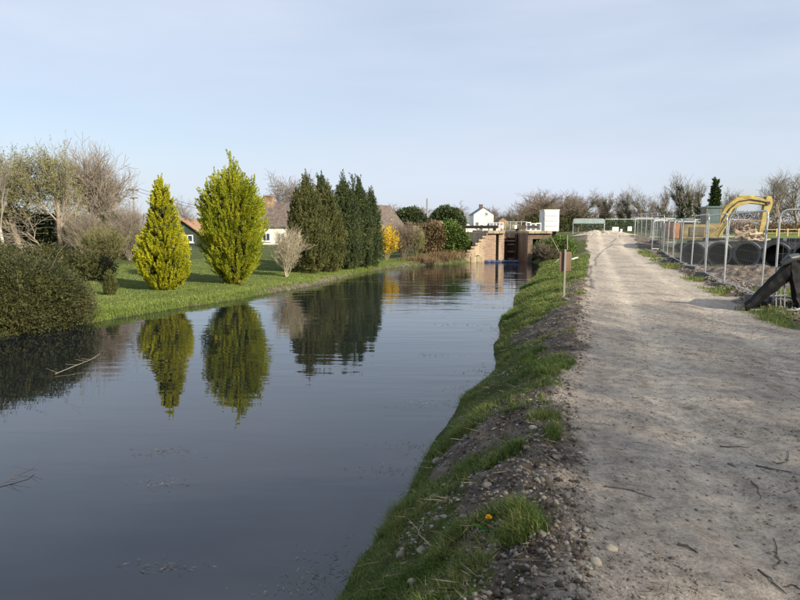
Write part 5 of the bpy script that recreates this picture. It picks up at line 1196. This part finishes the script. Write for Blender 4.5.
for pts, r, lab in TW:
    P = [Vector(ground_at(a, b)) + Vector((0, 0, r * (.8 if 'arching' not in lab else .8 + 6 * (i % 2 + i // 2)))) for i, (a, b) in enumerate(pts)]
    c0 = P[0].copy(); R = random.Random(len(lab)); Q = []
    for a, b in zip(P[:-1], P[1:]):
        for k in range(3): Q.append(a.lerp(b, k / 3) - c0 + Vector((R.gauss(0, r * 1.1), R.gauss(0, r * 1.1), R.random() * r * .6)))
    Q.append(P[-1] - c0)
    o = MB().tube(Q, [r * .72 * R.uniform(.7, 1.15) * (1 - .6 * i / len(Q)) for i in range(len(Q))], 6).build('twig', M['straw'] if 'pale' in lab else M['twigdark'], None, smooth=True); o.location = c0
    tag(o, lab, 'twig', 'twigs and sticks on the ground')

# dandelion
p = ground_at(490, 530); T = thing('dandelion', 'single yellow dandelion flower in the bank grass', 'flower', tuple(p))
hd = Vector((-.01, -.01, .075))
MB().tube([(0, 0, -.01), (-.004, -.004, .04), hd], .0026, 6).build('stem', M['fleshleaf'], T)
g = np.random.default_rng(5); n = 130; a = g.random(n) * 6.283; el = g.random(n) ** .7 * 1.45
D = np.stack([np.cos(a) * np.cos(el), np.sin(a) * np.cos(el), np.sin(el) * .8 + .12], 1)
link('flower_head', leaf_mesh('flower_head', np.repeat(np.array(hd)[None], n, 0), D, g.uniform(.017, .023, n), .0032, g), M['petal'], T)
for k in range(7):
    q = k * .9 + .3; me = leaf_mesh('leaf', np.array([[0, 0, .004]]), np.array([[math.cos(q), math.sin(q), .25]]), .11, .013, g); link('leaf', me, M['fleshleaf'], T)

# floating debris on the water
FD = [(155, 452, .16, 'small drift of twigs floating in mid canal'), (160, 484, .13, 'tiny floating scrap nearer than the twig drift'), (153, 568, .14, 'pale weed patch floating in the near water'),
      (290, 590, .17, 'reed scraps floating near the bottom of the bank'), (330, 558, .2, 'cluster of reed scraps close to the grass'), (318, 575, .12, 'faint reed scraps beside the lower bank'),
      (385, 470, .28, 'broad raft of reed stems near the bank'), (405, 447, .22, 'raft of broken reeds beside the grass edge'), (440, 404, .34, 'long raft of floating reeds off the bank'),
      (460, 388, .3, 'floating stems just short of the pale branch'), (480, 371, .3, 'dark floating twigs by the bank under the post'), (308, 374, .14, 'dark clump floating below the conifer reflection'),
      (455, 325, .36, 'thin floating streak on the pale water'), (485, 330, .3, 'small floating scraps near the bank bend'), (500, 308, .4, 'floating weed at the bank bend'), (425, 355, .2, 'small scrap in open pale water')]
for i, (px, py, r, lab) in enumerate(FD):
    u = (px - 400) / 600.; v = (300 - py) / 600.; k = (WZ - 1.6) / (-SP + v * CP); c = (u * k, (CP + v * SP) * k, WZ)
    g = np.random.default_rng(400 + i); n = int(40 + 150 * r); a = g.random(n) * 2.2 + (.2 if i % 2 else -1.2)
    P_ = np.stack([g.normal(size=n) * r * .8 + (g.random(n) < .4) * r * 1.1, g.normal(size=n) * r * .3 * (1 + (g.random(n) < .3)), np.full(n, .004) + g.random(n) * .008], 1)
    o = link('floating_debris', leaf_mesh('floating_debris', P_, np.stack([np.cos(a), np.sin(a), g.normal(size=n) * .05], 1), g.uniform(.008, .06, n), .0011 + .0006 * c[1] / 4, g), M['reedscrap'])
    o.location = c; tag(o, lab, 'debris', 'scraps floating on the canal')
def branch_float(lab, pts, r, mt):
    P = []
    for px, py, h in pts:
        u = (px - 400) / 600.; v = (300 - py) / 600.; k = (WZ + h - 1.6) / (-SP + v * CP); P.append(Vector((u * k, (CP + v * SP) * k, WZ + h)))
    c0 = P[0].copy(); T = thing('floating_branch', lab, 'branch', tuple(c0), 0, 'dead branches lying in the water')
    MB().tube([p_ - c0 for p_ in P], [r * (1 - .6 * i / len(P)) for i in range(len(P))], 6).build('branch', M[mt], T)
    R = random.Random(len(lab)); mb = MB()
    for i in range(7):
        j = R.randrange(len(P) - 1); a = P[j].lerp(P[j + 1], R.random()) - c0; mb.tube([a, a + Vector((R.uniform(-.22, .22), R.uniform(-.15, .15), R.uniform(0, .07)))], [r * .4, r * .2], 4)
    mb.build('side_twigs', M[mt], T)
branch_float('pale dead branch poking out of the water below the dark bush', [(55, 374, .02), (72, 367, .06), (90, 360, .09), (100, 354, .13)], .007, 'twig_grey')
#branch_float('second pale branch in the water close to the dark bush', [(66, 366, .01), (82, 358, .08), (99, 352, .16)], .006, 'twig_grey')
branch_float('dark twig spreading on the water at the near side', [(0, 485, .01), (14, 477, .03), (28, 471, .04), (34, 468, .03)], .004, 'twigdark')
